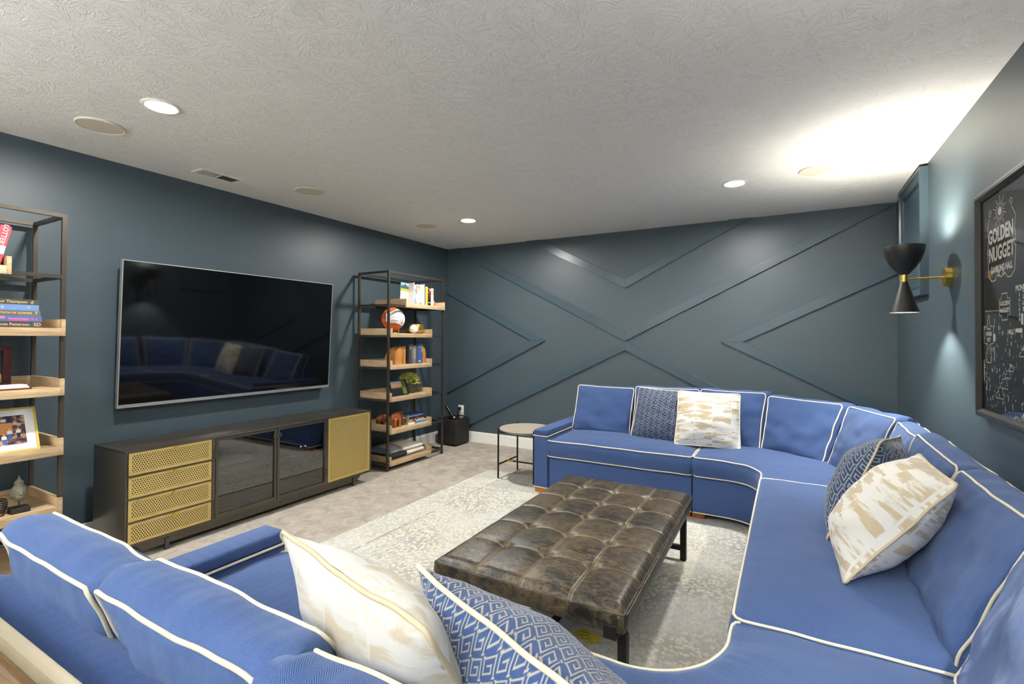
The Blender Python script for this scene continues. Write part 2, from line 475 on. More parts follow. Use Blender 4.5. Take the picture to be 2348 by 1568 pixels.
# ---------------------------------------------------------------- ceiling fittings
CANLENS = m_emit('lamp_lens', (1.0, .965, .90, 1), CAN_POWER)
def can(x, y, label):
    t = thing('recessed_light', (x, y, H), label, 'light', 'recessed ceiling lights')
    bm = bmesh.new(); lathe(bm, [(.066, -.001), (.066, -.006), (.074, -.008), (.083, -.004), (.085, .0)], (x, y, H), 40)
    obj('trim_ring', bm, WHITEP, t, smooth=.8)
    bm = bmesh.new(); lathe(bm, [(0, -.003), (.066, -.003)], (x, y, H), 40)
    obj('lens', bm, CANLENS, t)
can(-2.713, 1.223, 'lit recessed ceiling light at the left, nearest the camera, above the television wall')
can(-2.713, 3.868, 'lit recessed ceiling light in front of the far left corner of the room')
can(-.342, 3.866, 'lit recessed ceiling light above the far run of the blue sofa')
SPK = plain('speaker_grille_cloth', '#d2cab6', .8, bump=.4, bscale=500)
def ceil_speaker(x, y, label, g='ceiling speakers'):
    t = thing('ceiling_speaker', (x, y, H), label, 'speaker', g)
    bm = bmesh.new(); lathe(bm, [(.101, -.006), (.104, -.009), (.109, -.006), (.110, 0)], (x, y, H), 48); obj('rim', bm, plain('speaker_rim_paint', '#dcd6c8', .6), t, smooth=.8)
    bm = bmesh.new(); lathe(bm, [(0, -.0075), (.06, -.0075), (.101, -.006)], (x, y, H), 48); obj('grille', bm, SPK, t, smooth=.8)
ceil_speaker(-3.253, 1.178, 'round beige ceiling speaker nearest the camera, beside the leftmost recessed light')
ceil_speaker(-3.266, 2.503, 'round beige ceiling speaker in the middle, just beyond the air vent')
ceil_speaker(-3.221, 3.846, 'small round beige ceiling speaker beside the light near the far left corner')
ceil_speaker(.171, 3.83, 'round beige ceiling speaker at the right, in the glow above the wall sconce')
# vent
t = thing('ceiling_vent', (-3.53, 1.953, H), 'white rectangular louvred air vent in the ceiling above the television', 'vent')
bm = bmesh.new()
for a in ((-3.597, -3.578, 1.808, 2.098), (-3.480, -3.461, 1.808, 2.098), (-3.578, -3.480, 1.808, 1.832), (-3.578, -3.480, 2.074, 2.098), (-3.578, -3.480, 1.948, 1.958)):
    box(bm, a[0], a[1], a[2], a[3], H-.007, H)
obj('frame', bm, WHITEP, t)
bx('duct_opening', BLACKP, t, -3.578, -3.480, 1.832, 2.074, H-.001, H)
for i in range(18):
    y = 1.838 + i*.0137
    if 1.944 < y < 1.962: continue
    bm = bmesh.new(); s = -1 if y < 1.95 else 1
    vs = [bm.verts.new(p) for p in ((-3.578, y, H-.0065), (-3.480, y, H-.0065), (-3.480, y+s*.007, H-.0005), (-3.578, y+s*.007, H-.0005))]
    bm.faces.new(vs); bmesh.ops.solidify(bm, geom=bm.faces[:], thickness=.0012)
    obj('louvre', bm, WHITEP, t)

# ---------------------------------------------------------------- rug
tag(bx('area_rug', RUG, None, -2.565, .18, .62, 4.03, 0, .008), 'large pale distressed area rug under the ottoman and sofa, on the taupe carpet', 'rug')

# ---------------------------------------------------------------- cushions
def fnoise(p, s, o=0.0): return noise.noise(Vector(p)*s + Vector((o, o*1.7, o*.3)))

def cushion(name, parent, mapf, su, sv, nu, nv, mat, gus=4, bf=.3, bb=.3, pw=3.0, conc=0.0, wr=.004, jit=.0, gb=.03, seed=0., thick=.15,
            welts=(0, 1), wr_r=.006, wmat=None, rc=0.0, dent=None, label=None, wn=8, knife=False, pk=None):
    """soft closed body. mapf(u, v, w) gives world points, w=0 front panel, 1 back panel; su, sv size in metres (for uv);
    bf/bb bulge of the panels in w units; knife: the two panels meet along one seam"""
    bm = bmesh.new(); uvl = bm.loops.layers.uv.new('uv'); UV = {}
    def warp(u, v):
        if rc:
            eu = min(u, 1-u)*su; ev = min(v, 1-v)*sv
            if eu < rc and ev < rc:
                a, b = (rc-eu)/rc, (rc-ev)/rc; l = math.hypot(a, b)
                if l > 1e-6:
                    k2 = max(a, b)/l; eu, ev = rc*(1-a*k2), rc*(1-b*k2)
                    u = eu/su if u < .5 else 1-eu/su; v = ev/sv if v < .5 else 1-ev/sv
        return (.5 + (u-.5)*(1 - conc*(1-(2*v-1)**2)), .5 + (v-.5)*(1 - conc*(1-(2*u-1)**2)))
    def prof(u, v): return max(0, 1-abs(2*u-1)**pw) ** .75 * max(0, 1-abs(2*v-1)**pw) ** .75
    def edge(u, v, w):
        j = jit*(fnoise((u*5, v*5, w*3), 1.0, seed)) if jit else 0
        return j
    wm = .5 if knife else None
    def pt(u, v, side):
        a, b = warp(u, v); pr = prof(u, v)
        base = (wm if knife else side)
        sg = -1 if side == 0 else 1
        w_ = base + sg*(bf if side == 0 else bb)*pr
        P0 = mapf(a, b, w_)
        nz = wr*(fnoise((P0.x*1.2, P0.y*1.2, P0.z*3.0), 5.5, seed) + .6*fnoise(P0, 15, seed+3)) * min(1, pr*3)
        if pk:   # puckers running in from the seams
            eu = min(u, 1-u)*su; ev = min(v, 1-v)*sv
            nz += pk*math.exp(-ev/.05)*fnoise((u*su*22, ev*3, seed), 1.0)*min(1, ev/.02) + pk*math.exp(-eu/.05)*fnoise((eu*3, v*sv*22, seed+5), 1.0)*min(1, eu/.02)
        w_ += sg*nz/thick + edge(u, v, side)/thick
        if dent: w_ += dent(u, v, side)
        return mapf(a, b, w_)
    grid = []
    for side in (0, 1):
        g = [[bm.verts.new(pt(i/nu, j/nv, side)) for j in range(nv+1)] for i in range(nu+1)]
        for i in range(nu+1):
            for j in range(nv+1): UV[g[i][j]] = (i/nu*su, j/nv*sv)
        for i in range(nu):
            for j in range(nv):
                q = (g[i][j], g[i+1][j], g[i+1][j+1], g[i][j+1])
                bm.faces.new(q if side == 0 else q[::-1])
        grid.append(g)
    loop = [(i, 0) for i in range(nu)] + [(nu, j) for j in range(nv)] + [(i, nv) for i in range(nu, 0, -1)] + [(0, j) for j in range(nv, 0, -1)]
    F = [grid[0][i][j] for i, j in loop]; B = [grid[1][i][j] for i, j in loop]
    if knife:
        pass
    else:
        rings = [F]
        for q in range(1, gus):
            tq = q/gus; ring = []
            for idx, (i, j) in enumerate(loop):
                u, v = i/nu, j/nv; a, b = warp(u, v)
                e = gb*math.sin(PI*tq)
                a2 = a + (e/su if i == nu else -e/su if i == 0 else 0); b2 = b + (e/sv if j == nv else -e/sv if j == 0 else 0)
                nz = wr*1.3*fnoise(mapf(a, b, tq), 9, seed+9)
                b2 += (nz/sv if j == nv else 0)
                ed = edge(u, v, 0)*(1-tq) + edge(u, v, 1)*tq
                V = bm.verts.new(mapf(a2, b2, tq + ed/thick)); UV[V] = (UV[F[idx]][0] + (tq*thick if i in (0, nu) else 0), UV[F[idx]][1] + (tq*thick if j in (0, nv) else 0))
                ring.append(V)
            rings.append(ring)
        rings.append(B); n = len(F)
        for A, D in zip(rings, rings[1:]):
            for q in range(n): bm.faces.new((A[q], D[q], D[(q+1) % n], A[(q+1) % n]))
    fp = [v.co.copy() for v in F]; bp = [v.co.copy() for v in B]
    for f in bm.faces:
        for l in f.loops: l[uvl].uv = UV.get(l.vert, (0, 0))
    if knife: bmesh.ops.remove_doubles(bm, verts=bm.verts[:], dist=.0004)
    o = obj(name, bm, mat, parent, smooth=1.1, label=label)
    for wv in welts:
        b2 = bmesh.new(); tube(b2, fp if wv == 0 else bp, wr_r, wn, closed=True)
        obj('welt', b2, wmat or WELT, o, smooth=1.5)
    return o

# ---------------------------------------------------------------- sectional sofa
L0 = 1.36; L1 = L0 + .7*PI/2; L2 = L1 + 1.9; L3 = L2 + .7*PI/2; LT = L3 + 1.36
def sp(s, r):
    if s < L0: return (-1.76 + s, 3.4 + r)
    if s < L1: a = (s-L0)/.7; return (-.4 + r*math.sin(a), 3.4 + r*math.cos(a))
    if s < L2: return (-.4 + r, 3.4 - (s-L1))
    if s < L3: a = (s-L2)/.7; return (-.4 + r*math.cos(a), 1.5 - r*math.sin(a))
    return (-.4 - (s-L3), 1.5 - r)
sofa = thing('sectional_sofa', (-.1, 2.45, 0), 'large blue U-shaped sectional sofa with cream piping wrapping around the leather ottoman', 'sofa')

def sweep(name, s0, s1, prof, mat, n=24, uvs=True):
    """closed profile (r, z) swept along the sofa's curve"""
    bm = bmesh.new(); uvl = bm.loops.layers.uv.new('uv'); UV = {}; rings = []
    acc = [0]
    for a, b in zip(prof, prof[1:] + prof[:1]): acc.append(acc[-1] + math.dist(a, b))
    for i in range(n+1):
        s = s0 + (s1-s0)*i/n; ring = []
        for q, (r, z) in enumerate(prof):
            x, y = sp(s, r); v = bm.verts.new((x, y, z)); ring.append(v); UV[v] = (s, acc[q])
        rings.append(ring)
    m = len(prof)
    for A, B in zip(rings, rings[1:]):
        for q in range(m): bm.faces.new((A[q], A[(q+1) % m], B[(q+1) % m], B[q]))
    bm.faces.new(rings[0]); bm.faces.new(rings[-1][::-1])
    for f in bm.faces:
        for l in f.loops: l[uvl].uv = UV[l.vert]
    return obj(name, bm, mat, sofa, smooth=.6)
cuts = [(.012, 1.145, 2), (1.155, 2.565, 28), (2.573, 4.246, 14), (4.254, 5.664, 28), (5.674, LT-.012, 2)]
BASE = [(.296, .306), (.284, .294), (.280, .06), (.288, .05), (.95, .05), (.95, .318), (.3, .318)]
BACK = [(.955, .05), (.955, .45), (1.0, .64), (1.02, .675), (1.05, .69), (1.09, .692), (1.125, .682), (1.145, .655), (1.15, .62), (1.15, .06), (1.14, .05)]
for s0, s1, n in cuts:
    b = sweep('base', s0, s1, BASE, BLUE, n)
    b2 = bmesh.new(); tube(b2, [Vector((*sp(s0 + (s1-s0)*i/40, .280), .052)) for i in range(41)], .005, 6); obj('welt', b2, WELT, b, smooth=1.5)
    sweep('back_frame', s0, s1, BACK, BLUE, n)
seats = [(0, 1.15, 40), (1.162, 2.573, 56), (2.566, 4.255, 60), (4.247, 5.656, 56), (5.67, LT, 40)]
for q, (s0, s1, n) in enumerate(seats):
    mid = q == 2
    def mp(u, v, ww, s0=s0, s1=s1, mid=mid):
        x, y = sp(s0 + (s1-s0)*u, .25 + .62*v); return Vector((x, y, (.458 if mid else .448) - .128*ww))
    def lift(u, v, side, amt=.0): return 0
    cushion('seat_cushion', sofa, mp, s1-s0, .62, n, 22, BLUE, gus=5, bf=(.36 if mid else .24), bb=.02, pw=(4 if mid else 3.6), gb=.016, wr=.0025, jit=.004, seed=q*3.1, thick=.128, rc=.035, pk=.006, wr_r=.0046)
half = [(.01, .55, 0), (.563, 1.105, 0), (1.115, 1.548, 0), (1.56, 1.985, 0), (2.02, 2.43, 0)]
backs = half + [(2.50, 2.92, 0), (2.945, 3.57, 0), (3.60, 4.225, 0)] + [(4.25, 4.80, 0)] + [(LT-b, LT-a, 0) for a, b, _ in reversed(half[:4])]
rnd = random.Random(3)
for q, (s0, s1, _) in enumerate(backs):
    hgt = [.852, .868, .872, .852, .85, .84, .85, .845, .842, .845, .815, .822, .818][q]
    sl = rnd.uniform(-.012, .012); lean = .165 if q < 9 else .195; dr = {10: .035, 8: -.02}.get(q, 0)
    def mp(u, v, ww, s0=s0, s1=s1, hgt=hgt, sl=sl, lean=lean, dr=dr):
        th = .17 - .062*v
        r = .765 + lean*v + th*ww + dr*v
        # straight chord rather than an arc for the cushion's width
        sm = (s0+s1)/2
        pa = Vector(sp(s0 + .0, r)); pb = Vector(sp(s1, r)); pc = Vector(sp(s0 + (s1-s0)*u, r))
        ch = pa.lerp(pb, u); p = pc.lerp(ch, .6)
        z = .452 + (hgt-.452)*v - .02*(ww-.0)*v + sl*(u-.5)*v
        return Vector((p.x, p.y, z))
    cushion('back_cushion', sofa, mp, s1-s0, .42, 26, 22, BLUE, gus=6, bf=.27, bb=(.10 if q < 8 else .24), pw=2.6, conc=.03, gb=.022, wr=.009, jit=.011, seed=11+q*1.7, thick=.15, rc=.022, pk=.012, wr_r=.0043)
# arms
for y0, y1, dirn in ((3.652, 4.565, 1), (.335, 1.248, -1)):
    bm = bmesh.new()
    box(bm, -1.876, -1.752, y0, y1, .05, .478, bev=.006); box(bm, -1.879, -1.750, y0-.003, y1+.003, .482, .53, bev=.014, seg=3)
    uvl = bm.loops.layers.uv.new('uv')
    for f in bm.faces:
        nrm = f.normal
        for l in f.loops:
            c = l.vert.co
            l[uvl].uv = (c.y, c.z + c.x) if abs(nrm.y) < .7 else (c.x, c.z)
    a = obj('arm', bm, BLUE, sofa, smooth=.6)
    b2 = bmesh.new(); tube(b2, [(-1.880, y0-.004, .48), (-1.748, y0-.004, .48), (-1.748, y1+.004, .48), (-1.880, y1+.004, .48)], .0052, 6, closed=True); obj('welt', b2, WELT, a, smooth=1.5)
    b2 = bmesh.new(); tube(b2, [(-1.877, y0-.001, .052), (-1.752, y0-.001, .052), (-1.752, y1+.001, .052), (-1.877, y1+.001, .052)], .005, 6, closed=True); obj('welt', b2, WELT, a, smooth=1.5)
def foot(x, y, z=.008):
    bm = bmesh.new(); box(bm, x-.05, x+.05, y-.035, y+.035, z, .051, bev=.003); obj('foot', bm, OAKZ, sofa)
for x, y, z in ((-1.822, 3.70, .008), (-.575, 3.735, .008), (-.66, 3.735, .008), (-.1, 3.25, .008), (-.1, 1.65, .008), (-.6, 1.17, .008), (-1.822, 1.205, .008), (-1.82, 4.5, 0), (-.6, 4.5, 0), (.69, 3.2, 0), (.69, 1.7, 0), (-.6, .40, 0), (-1.82, .40, 0)):
    foot(x, y, z)

# ---------------------------------------------------------------- throw pillows
def pillow(TL, TR, BR, BL, th, mat, wmat, label, seed, group=None, conc=.03, bf=1.0, bb=1.0, wr=.006):
    TL, TR, BR, BL = map(Vector, (TL, TR, BR, BL))
    nrm = ((TR-TL).cross(BL-TL)).normalized()   # towards the front
    def mp(u, v, ww):
        p = (BL*(1-u) + BR*u)*(1-v) + (TL*(1-u) + TR*u)*v
        return p + nrm*(.5-ww)*th
    su = (TR-TL).length; sv = (TL-BL).length
    o = cushion('throw_pillow', None, mp, su, sv, 40, 40, mat, bf=.5*bf, bb=.5*bb, pw=2.7, rc=.022, conc=conc, wr=wr, jit=.006, seed=seed, thick=th, welts=(0,), wr_r=.0046, wmat=wmat, knife=True, pk=.010)
    return tag(o, label, 'pillow', 'throw pillows on the sofa')
pillow((-1.13, 4.20, .875), (-.70, 4.17, .865), (-.735, 4.03, .462), (-1.17, 4.06, .462), .15, KEY_D, WELT, 'dark blue key-patterned throw pillow on the far run, left of the ivory pillow', 1.3)
pillow((-.785, 4.10, .875), (-.325, 4.13, .87), (-.315, 4.0, .465), (-.79, 3.955, .465), .15, BRUSH, WELT, 'ivory and tan brushstroke throw pillow on the far run of the sofa', 2.1)
pillow((.465, 2.90, .845), (.33, 2.46, .885), (.128, 2.28, .50), (.26, 2.71, .49), .23, KEY_D, TANW, 'dark blue key-patterned throw pillow leaning behind the ivory pillow on the right-hand seat', 5.2)
pillow((.43, 2.35, .87), (.447, 1.935, .86), (.155, 1.905, .502), (.145, 2.36, .50), .23, BRUSH, TANW, 'ivory and tan throw pillow tilted against the right-hand back cushions', 3.7)
pillow((-.425, .517, .90), (-.911, .637, .905), (-.86, .90, .465), (-.37, .78, .465), .19, BRUSHP, TANW, 'ivory throw pillow with tan piping on the near run, seen from behind', 4.4)
pillow((-.09, .49, .87), (-.574, .66, .905), (-.53, .93, .465), (-.05, .77, .465), .20, KEY_N, WELT, 'blue key-patterned throw pillow in the foreground, nearest the camera', 6.9)

# ---------------------------------------------------------------- ottoman
ott = thing('tufted_ottoman', (-.89, 2.295, .008), 'low distressed brown leather tufted ottoman on black iron legs at the centre of the rug', 'ottoman')
OX0, OX1, OY0, OY1, OZ0, OZ1 = -1.285, -.49, 1.597, 3.0, .305, .392
NX, NY = 4, 6
def ott_h(a, b):
    """a, b in 0..1 across and along the top"""
    ga, gb_ = a*NX, b*NY
    ia = round(ga); ib = round(gb_)
    W, Lh = OX1-OX0, OY1-OY0
    h = .012*(1-abs(2*a-1)**6)*(1-abs(2*b-1)**8) + .010
    # stitched seams between the panels
    da = abs(ga-ia)*W/NX; db = abs(gb_-ib)*Lh/NY
    if 0 < ia < NX: h -= .0035*math.exp(-(da/.0045)**2) + .003*math.exp(-(da/.03)**2)
    if 0 < ib < NY: h -= .0035*math.exp(-(db/.0045)**2) + .003*math.exp(-(db/.03)**2)
    # buttons
    if 0 < ia < NX and 0 < ib < NY:
        d = math.hypot(da, db); h -= .016*math.exp(-(d/.022)**2) + .006*math.exp(-(d/.06)**2)
    # rounded rim
    e = min(a*W, (1-a)*W, b*Lh, (1-b)*Lh)
    if e < .04: h -= .022*(1-e/.04)**2.2
    return h
bm = bmesh.new(); nx, ny = 152, 264; WEAR = bm.verts.layers.float_color.new('wear')
def bend(a, b):
    # seams bow slightly towards the far end between buttons
    ga = a*NX; f = ga - math.floor(ga)
    k_ = .013*math.sin(PI*f)*math.sin(PI*min(1, max(0, b)))
    gb_ = b*NY; f2 = gb_ - math.floor(gb_)
    j_ = .006*math.sin(PI*f2)*math.sin(PI*a)
    return a + j_, b + k_
top = [[None]*(ny+1) for _ in range(nx+1)]
for i in range(nx+1):
    for j in range(ny+1):
        a, b = i/nx, j/ny; a2, b2 = bend(a, b)
        rc = .012
        top[i][j] = bm.verts.new((OX0 + (OX1-OX0)*a2 - .018*(b-.5), OY0 + (OY1-OY0)*b2, OZ1 + ott_h(a, b) - .006))
        ga, gb_ = a*NX, b*NY; ia, ib = round(ga), round(gb_); da = abs(ga-ia)*(OX1-OX0)/NX; db = abs(gb_-ib)*(OY1-OY0)/NY
        wv = 0.0
        if 0 < ia < NX: wv = max(wv, math.exp(-((da-.004)/.0026)**2))
        if 0 < ib < NY: wv = max(wv, math.exp(-((db-.004)/.0026)**2))
        if 0 < ia < NX and 0 < ib < NY: wv = max(wv, .6*math.exp(-(math.hypot(da, db)/.018)**2))
        top[i][j][WEAR] = (wv, wv, wv, 1)
for i in range(nx):
    for j in range(ny): bm.faces.new((top[i][j], top[i+1][j], top[i+1][j+1], top[i][j+1]))
loop = [(i, 0) for i in range(nx)] + [(nx, j) for j in range(ny)] + [(i, ny) for i in range(nx, 0, -1)] + [(0, j) for j in range(ny, 0, -1)]
prev = [top[i][j] for i, j in loop]; seam = [v.co.copy() for v in prev]
for (zz, out) in ((.372, .008), (.345, .011), (.322, .007), (OZ0, -.002), (OZ0-.002, -.03)):
    ring = []
    for (i, j) in loop:
        c = top[i][j].co; ox = out if i == nx else -out if i == 0 else 0; oy = out if j == ny else -out if j == 0 else 0
        x = c.x + ox; y = c.y + oy
        # soften the plan corners
        for cx_, sx_ in ((OX0, 1), (OX1, -1)):
            for cy_, sy_ in ((OY0, 1), (OY1, -1)):
                dx_ = (x-cx_)*sx_; dy_ = (y-cy_)*sy_; Rr = .03
                if dx_ < Rr and dy_ < Rr:
                    vx, vy = Rr-dx_, Rr-dy_; l_ = math.hypot(vx, vy); m_ = max(vx, vy)
                    if l_ > Rr: s_ = 1 - (l_-m_)/l_*.8; x = cx_ + sx_*(Rr - vx*s_); y = cy_ + sy_*(Rr - vy*s_)
        z = zz + .0015*fnoise((x, y, zz), 18)
        nv_ = bm.verts.new((x, y, z)); nv_[WEAR] = (0, 0, 0, 1); ring.append(nv_)
    n = len(ring)
    for q in range(n): bm.faces.new((prev[q], ring[q], ring[(q+1) % n], prev[(q+1) % n]))
    prev = ring
bm.faces.new(prev)
cush = obj('cushion', bm, LEATHER, ott, smooth=1.0)
b2 = bmesh.new(); tube(b2, seam, .0042, 6, closed=True); obj('welt', b2, LEATHER, cush, smooth=1.5)
for i in range(1, NX):
    for j in range(1, NY):
        a2, b2_ = bend(i/NX, j/NY)
        bm = bmesh.new(); ball(bm, (OX0+(OX1-OX0)*a2, OY0+(OY1-OY0)*b2_, OZ1 - .018), .010, 12, (1, 1, .5)); obj('button', bm, LEATHER, cush, smooth=2)
ZR = .008
for y, lx0, lx1 in ((1.68, -1.27, -.492), (2.965, -1.285, -.523)):
    rr = .05
    def bar(xin, sgn):   # outer path of a bent flat bar: down the leg and under the cushion
        bm = bmesh.new(); pts = [(xin, ZR)] + [(xin, .298-rr)]
        for q in range(1, 7): a = q/6*PI/2; pts.append((xin - sgn*rr*(1-math.cos(a)), .298 - rr + rr*math.sin(a)))
        pts.append(((lx0+lx1)/2, .298))
        th = .032; V = []
        for idx, (x, z) in enumerate(pts):
            if idx == 0: nx_, nz_ = -sgn, 0
            elif idx <= 1: nx_, nz_ = -sgn, 0
            elif idx == len(pts)-1: nx_, nz_ = 0, -1
            else: a = (idx-1)/6*PI/2; nx_, nz_ = -sgn*math.cos(a), -math.sin(a)
            V.append([bm.verts.new((x + (nx_*th if q in (1, 2) else 0), y + (-.017 if q in (0, 1) else .017), z + (nz_*th if q in (1, 2) else 0))) for q in range(4)])
        for A, B in zip(V, V[1:]):
            for q in range(4): bm.faces.new((A[q], A[(q+1) % 4], B[(q+1) % 4], B[q]))
        bm.faces.new(V[0]); bm.faces.new(V[-1][::-1])
        obj('leg', bm, BLACKM, ott, smooth=.5)
    bar(lx1, 1); bar(lx0, -1)
    bx('stretcher', BLACKM, ott, lx0+.032, lx1-.032, y-.012, y+.012, .062, .088)
bx('stretcher', BLACKM, ott, -.90, -.876, 1.692, 2.953, .064, .086)
for x in (-1.245, -.525):
    bm = bmesh.new(); box(bm, x-.022, x+.022, OY0-.016, OY1+.012, .292, .302); box(bm, x-.022, x+.022, OY0-.017, OY0-.009, .292, .338, bev=.002); box(bm, x-.022, x+.022, OY1+.008, OY1+.016, .292, .338)
    obj('strap', bm, BLACKM, ott)

# yellow paper tag on the rug
bm = bmesh.new()
tp = ((-.83, 1.985), (-.735, 1.955), (-.70, 1.985), (-.71, 2.02), (-.80, 2.05))
va = [bm.verts.new((x, y, .0095)) for x, y in tp]; vb = [bm.verts.new((x, y, .0081)) for x, y in tp]
bm.faces.new(va); bm.faces.new(vb[::-1])
for q in range(5): bm.faces.new((va[q], vb[q], vb[(q+1) % 5], va[(q+1) % 5]))
tg = tag(obj('paper_tag', bm, plain('yellow_card', '#c9b73c', .7)), 'yellow paper tag with handwriting lying on the rug under the ottoman', 'tag')
bm = bmesh.new()
for q in range(3):
    pts = [(-.80 + .012*i + .004*math.sin(i*2.3+q), 1.985 + .018*q + .005*math.sin(i*1.9+q*2) - .0025*i, .0107) for i in range(7-q)]
    tube(bm, pts, .0009, 4)
obj('handwriting', bm, C('#3a3424'), tg)

# ---------------------------------------------------------------- side table by the far arm
t = thing('side_table', (-2.15, 4.0, 0), 'round grey-topped side table on thin black iron legs beside the far sofa arm', 'table')
bm = bmesh.new(); lathe(bm, [(0, .428), (.19, .428), (.232, .445), (.246, .452), (.246, .458), (.242, .462), (0, .462)], (-2.14, 4.0, 0), 64); obj('tabletop', bm, GREYW, t, smooth=.5)
LX = ((-2.335, 3.828), (-2.335, 4.19), (-1.968, 3.828), (-1.968, 4.19))
for x, y in LX:
    bm = bmesh.new(); cyl(bm, (x, y, .008 if y < 4.03 else 0), (x, y, .474), .0085, n=10); b3 = Vector((-2.14-x, 4.0-y, 0)).normalized()
    tube(bm, [Vector((x, y, .43)), Vector((x, y, .43)) + b3*.09 + Vector((0, 0, -.006))], .006, 6); obj('leg', bm, BLACKM, t, smooth=1)
for x in (-2.335, -1.968):
    bm = bmesh.new(); tube(bm, [(x, 3.828, .135), (x, 4.19, .135)], .0075, 8); obj('stretcher', bm, BLACKM, t, smooth=1)
bm = bmesh.new(); tube(bm, [(-2.335, 4.0, .135), (-1.968, 4.0, .135)], .0075, 8); obj('stretcher', bm, BLACKM, t, smooth=1)
bm = bmesh.new(); tube(bm, [(-2.345, 3.995, .135), (-2.27, 4.0, .135)], .0115, 10); obj('brass_sleeve', bm, GOLD, t, smooth=1)

# ---------------------------------------------------------------- subwoofer, handset, outlet
t = thing('subwoofer', (-3.59, 4.83, 0), 'black cube subwoofer on the carpet in the far left corner', 'speaker')
bm = bmesh.new(); box(bm, -3.735, -3.45, 4.69, 4.972, .012, .318, bev=.02, seg=4); obj('cabinet', bm, plain('black_grille_cloth', '#191716', .7, bump=.3, bscale=400), t, smooth=.6)
bx('top_plate', plain('gloss_black', '#0c0c0d', .12), t, -3.725, -3.46, 4.70, 4.962, .316, .3215, bev=.002)
for x in (-3.70, -3.485):
    for y in (4.725, 4.94): bx('foot', BLACKP, t, x-.012, x+.012, y-.012, y+.012, 0, .013)
t = thing('cordless_handset', (-3.60, 4.80, .3215), 'black cordless handset leaning in its charger on the black cube subwoofer', 'phone')
bm = bmesh.new(); box(bm, -3.615, -3.55, 4.755, 4.83, .3215, .342, bev=.006); obj('cradle', bm, BLACKP, t, smooth=.6)
bm = bmesh.new(); tube(bm, [(-3.575, 4.79, .338), (-3.61, 4.79, .385), (-3.655, 4.785, .44), (-3.675, 4.785, .462)], [.019, .021, .020, .014], 10); obj('handset', bm, BLACKP, t, smooth=1)
bm = bmesh.new(); box(bm, -3.5505, -3.547, 4.772, 4.80, .326, .337); obj('indicator', bm, m_emit('red_led', (1, .03, .05, 1), 1.2), t)
t = thing('wall_outlet', (-3.633, YB, .33), 'white wall outlet with a black plug behind the black cube subwoofer', 'outlet')
bx('cover_plate', WHITEP, t, -3.675, -3.592, YB-.007, YB, .318, .442, bev=.003)
for z in (.355, .405): bx('receptacle', C('#d9d6cd'), t, -3.65, -3.617, YB-.010, YB-.006, z-.015, z+.015, bev=.003)
bx('plug', BLACKP, t, -3.655, -3.625, YB-.045, YB-.010, .385, .42, bev=.006)
bm = bmesh.new(); tube(bm, [(-3.64, YB-.045, .4), (-3.645, YB-.06, .385), (-3.645, YB-.058, .34), (-3.64, YB-.06, .2), (-3.65, YB-.05, .02)], .006, 8); obj('cord', bm, BLACKP, t, smooth=1)

# ---------------------------------------------------------------- television
t = thing('television', (-3.80, 2.295, 1.30), 'large wall-mounted flat television with a black glossy screen and thin silver frame', 'television')
tx, ty0, ty1, tz0, tz1 = -3.749, 1.4723, 3.1187, .8323, 1.7968
bx('housing', BLACKP, t, tx-.045, tx-.006, ty0+.004, ty1-.004, tz0+.004, tz1-.004)
sm = NT('tv_screen_glass'); SCREEN = sm.fin((.0015, .0015, .0018, 1), .05, spec=.75)
bx('screen', SCREEN, t, tx-.006, tx-.0015, ty0+.006, ty1-.006, tz0+.02, tz1-.006)
bx('bezel', SILVER, t, tx-.03, tx, ty0, ty1, tz0, tz0+.022); bx('bezel', SILVER, t, tx-.03, tx, ty0, ty1, tz1-.0065, tz1)
bx('bezel', SILVER, t, tx-.03, tx, ty0, ty0+.0065, tz0+.022, tz1-.0065); bx('bezel', SILVER, t, tx-.03, tx, ty1-.0065, ty1, tz0+.022, tz1-.0065)
bx('wall_mount', BLACKP, t, XL+.006, tx-.045, 2.0, 2.6, 1.2, 1.42)
t.rotation_euler = (0, .05, 0)   # the set hangs tipped a little towards the floor

# ---------------------------------------------------------------- media console
mc = thing('media_console', (-3.49, 2.26, 0), 'long low bronze metal media console with brass mesh fronts under the television', 'cabinet')
cx0, cx1, cy0, cy1, cz0, cz1 = -3.69, -3.288, 1.328, 3.19, .09, .64
bx('top_panel', STEEL, mc, cx0, cx1, cy0, cy1, cz1-.012, cz1, bev=.002)
bx('side_panel', STEEL, mc, cx0, cx1, cy0, cy0+.012, cz0, cz1-.012, bev=.0015); bx('side_panel', STEEL, mc, cx0, cx1, cy1-.012, cy1, cz0, cz1-.012, bev=.0015)
bx('back_panel', C('#1b1a18'), mc, cx0, cx0+.006, cy0+.012, cy1-.012, cz0, cz1-.012)
bx('bottom_panel', STEEL, mc, cx0, cx1, cy0+.012, cy1-.012, cz0, cz0+.014)
for y in (1.815, 2.712): bx('divider', STEEL, mc, cx0+.006, cx1, y-.009, y+.009, cz0+.014, cz1-.012)
bx('shelf', STEEL, mc, cx0+.006, cx1-.03, 1.824, 2.703, .372, .382)
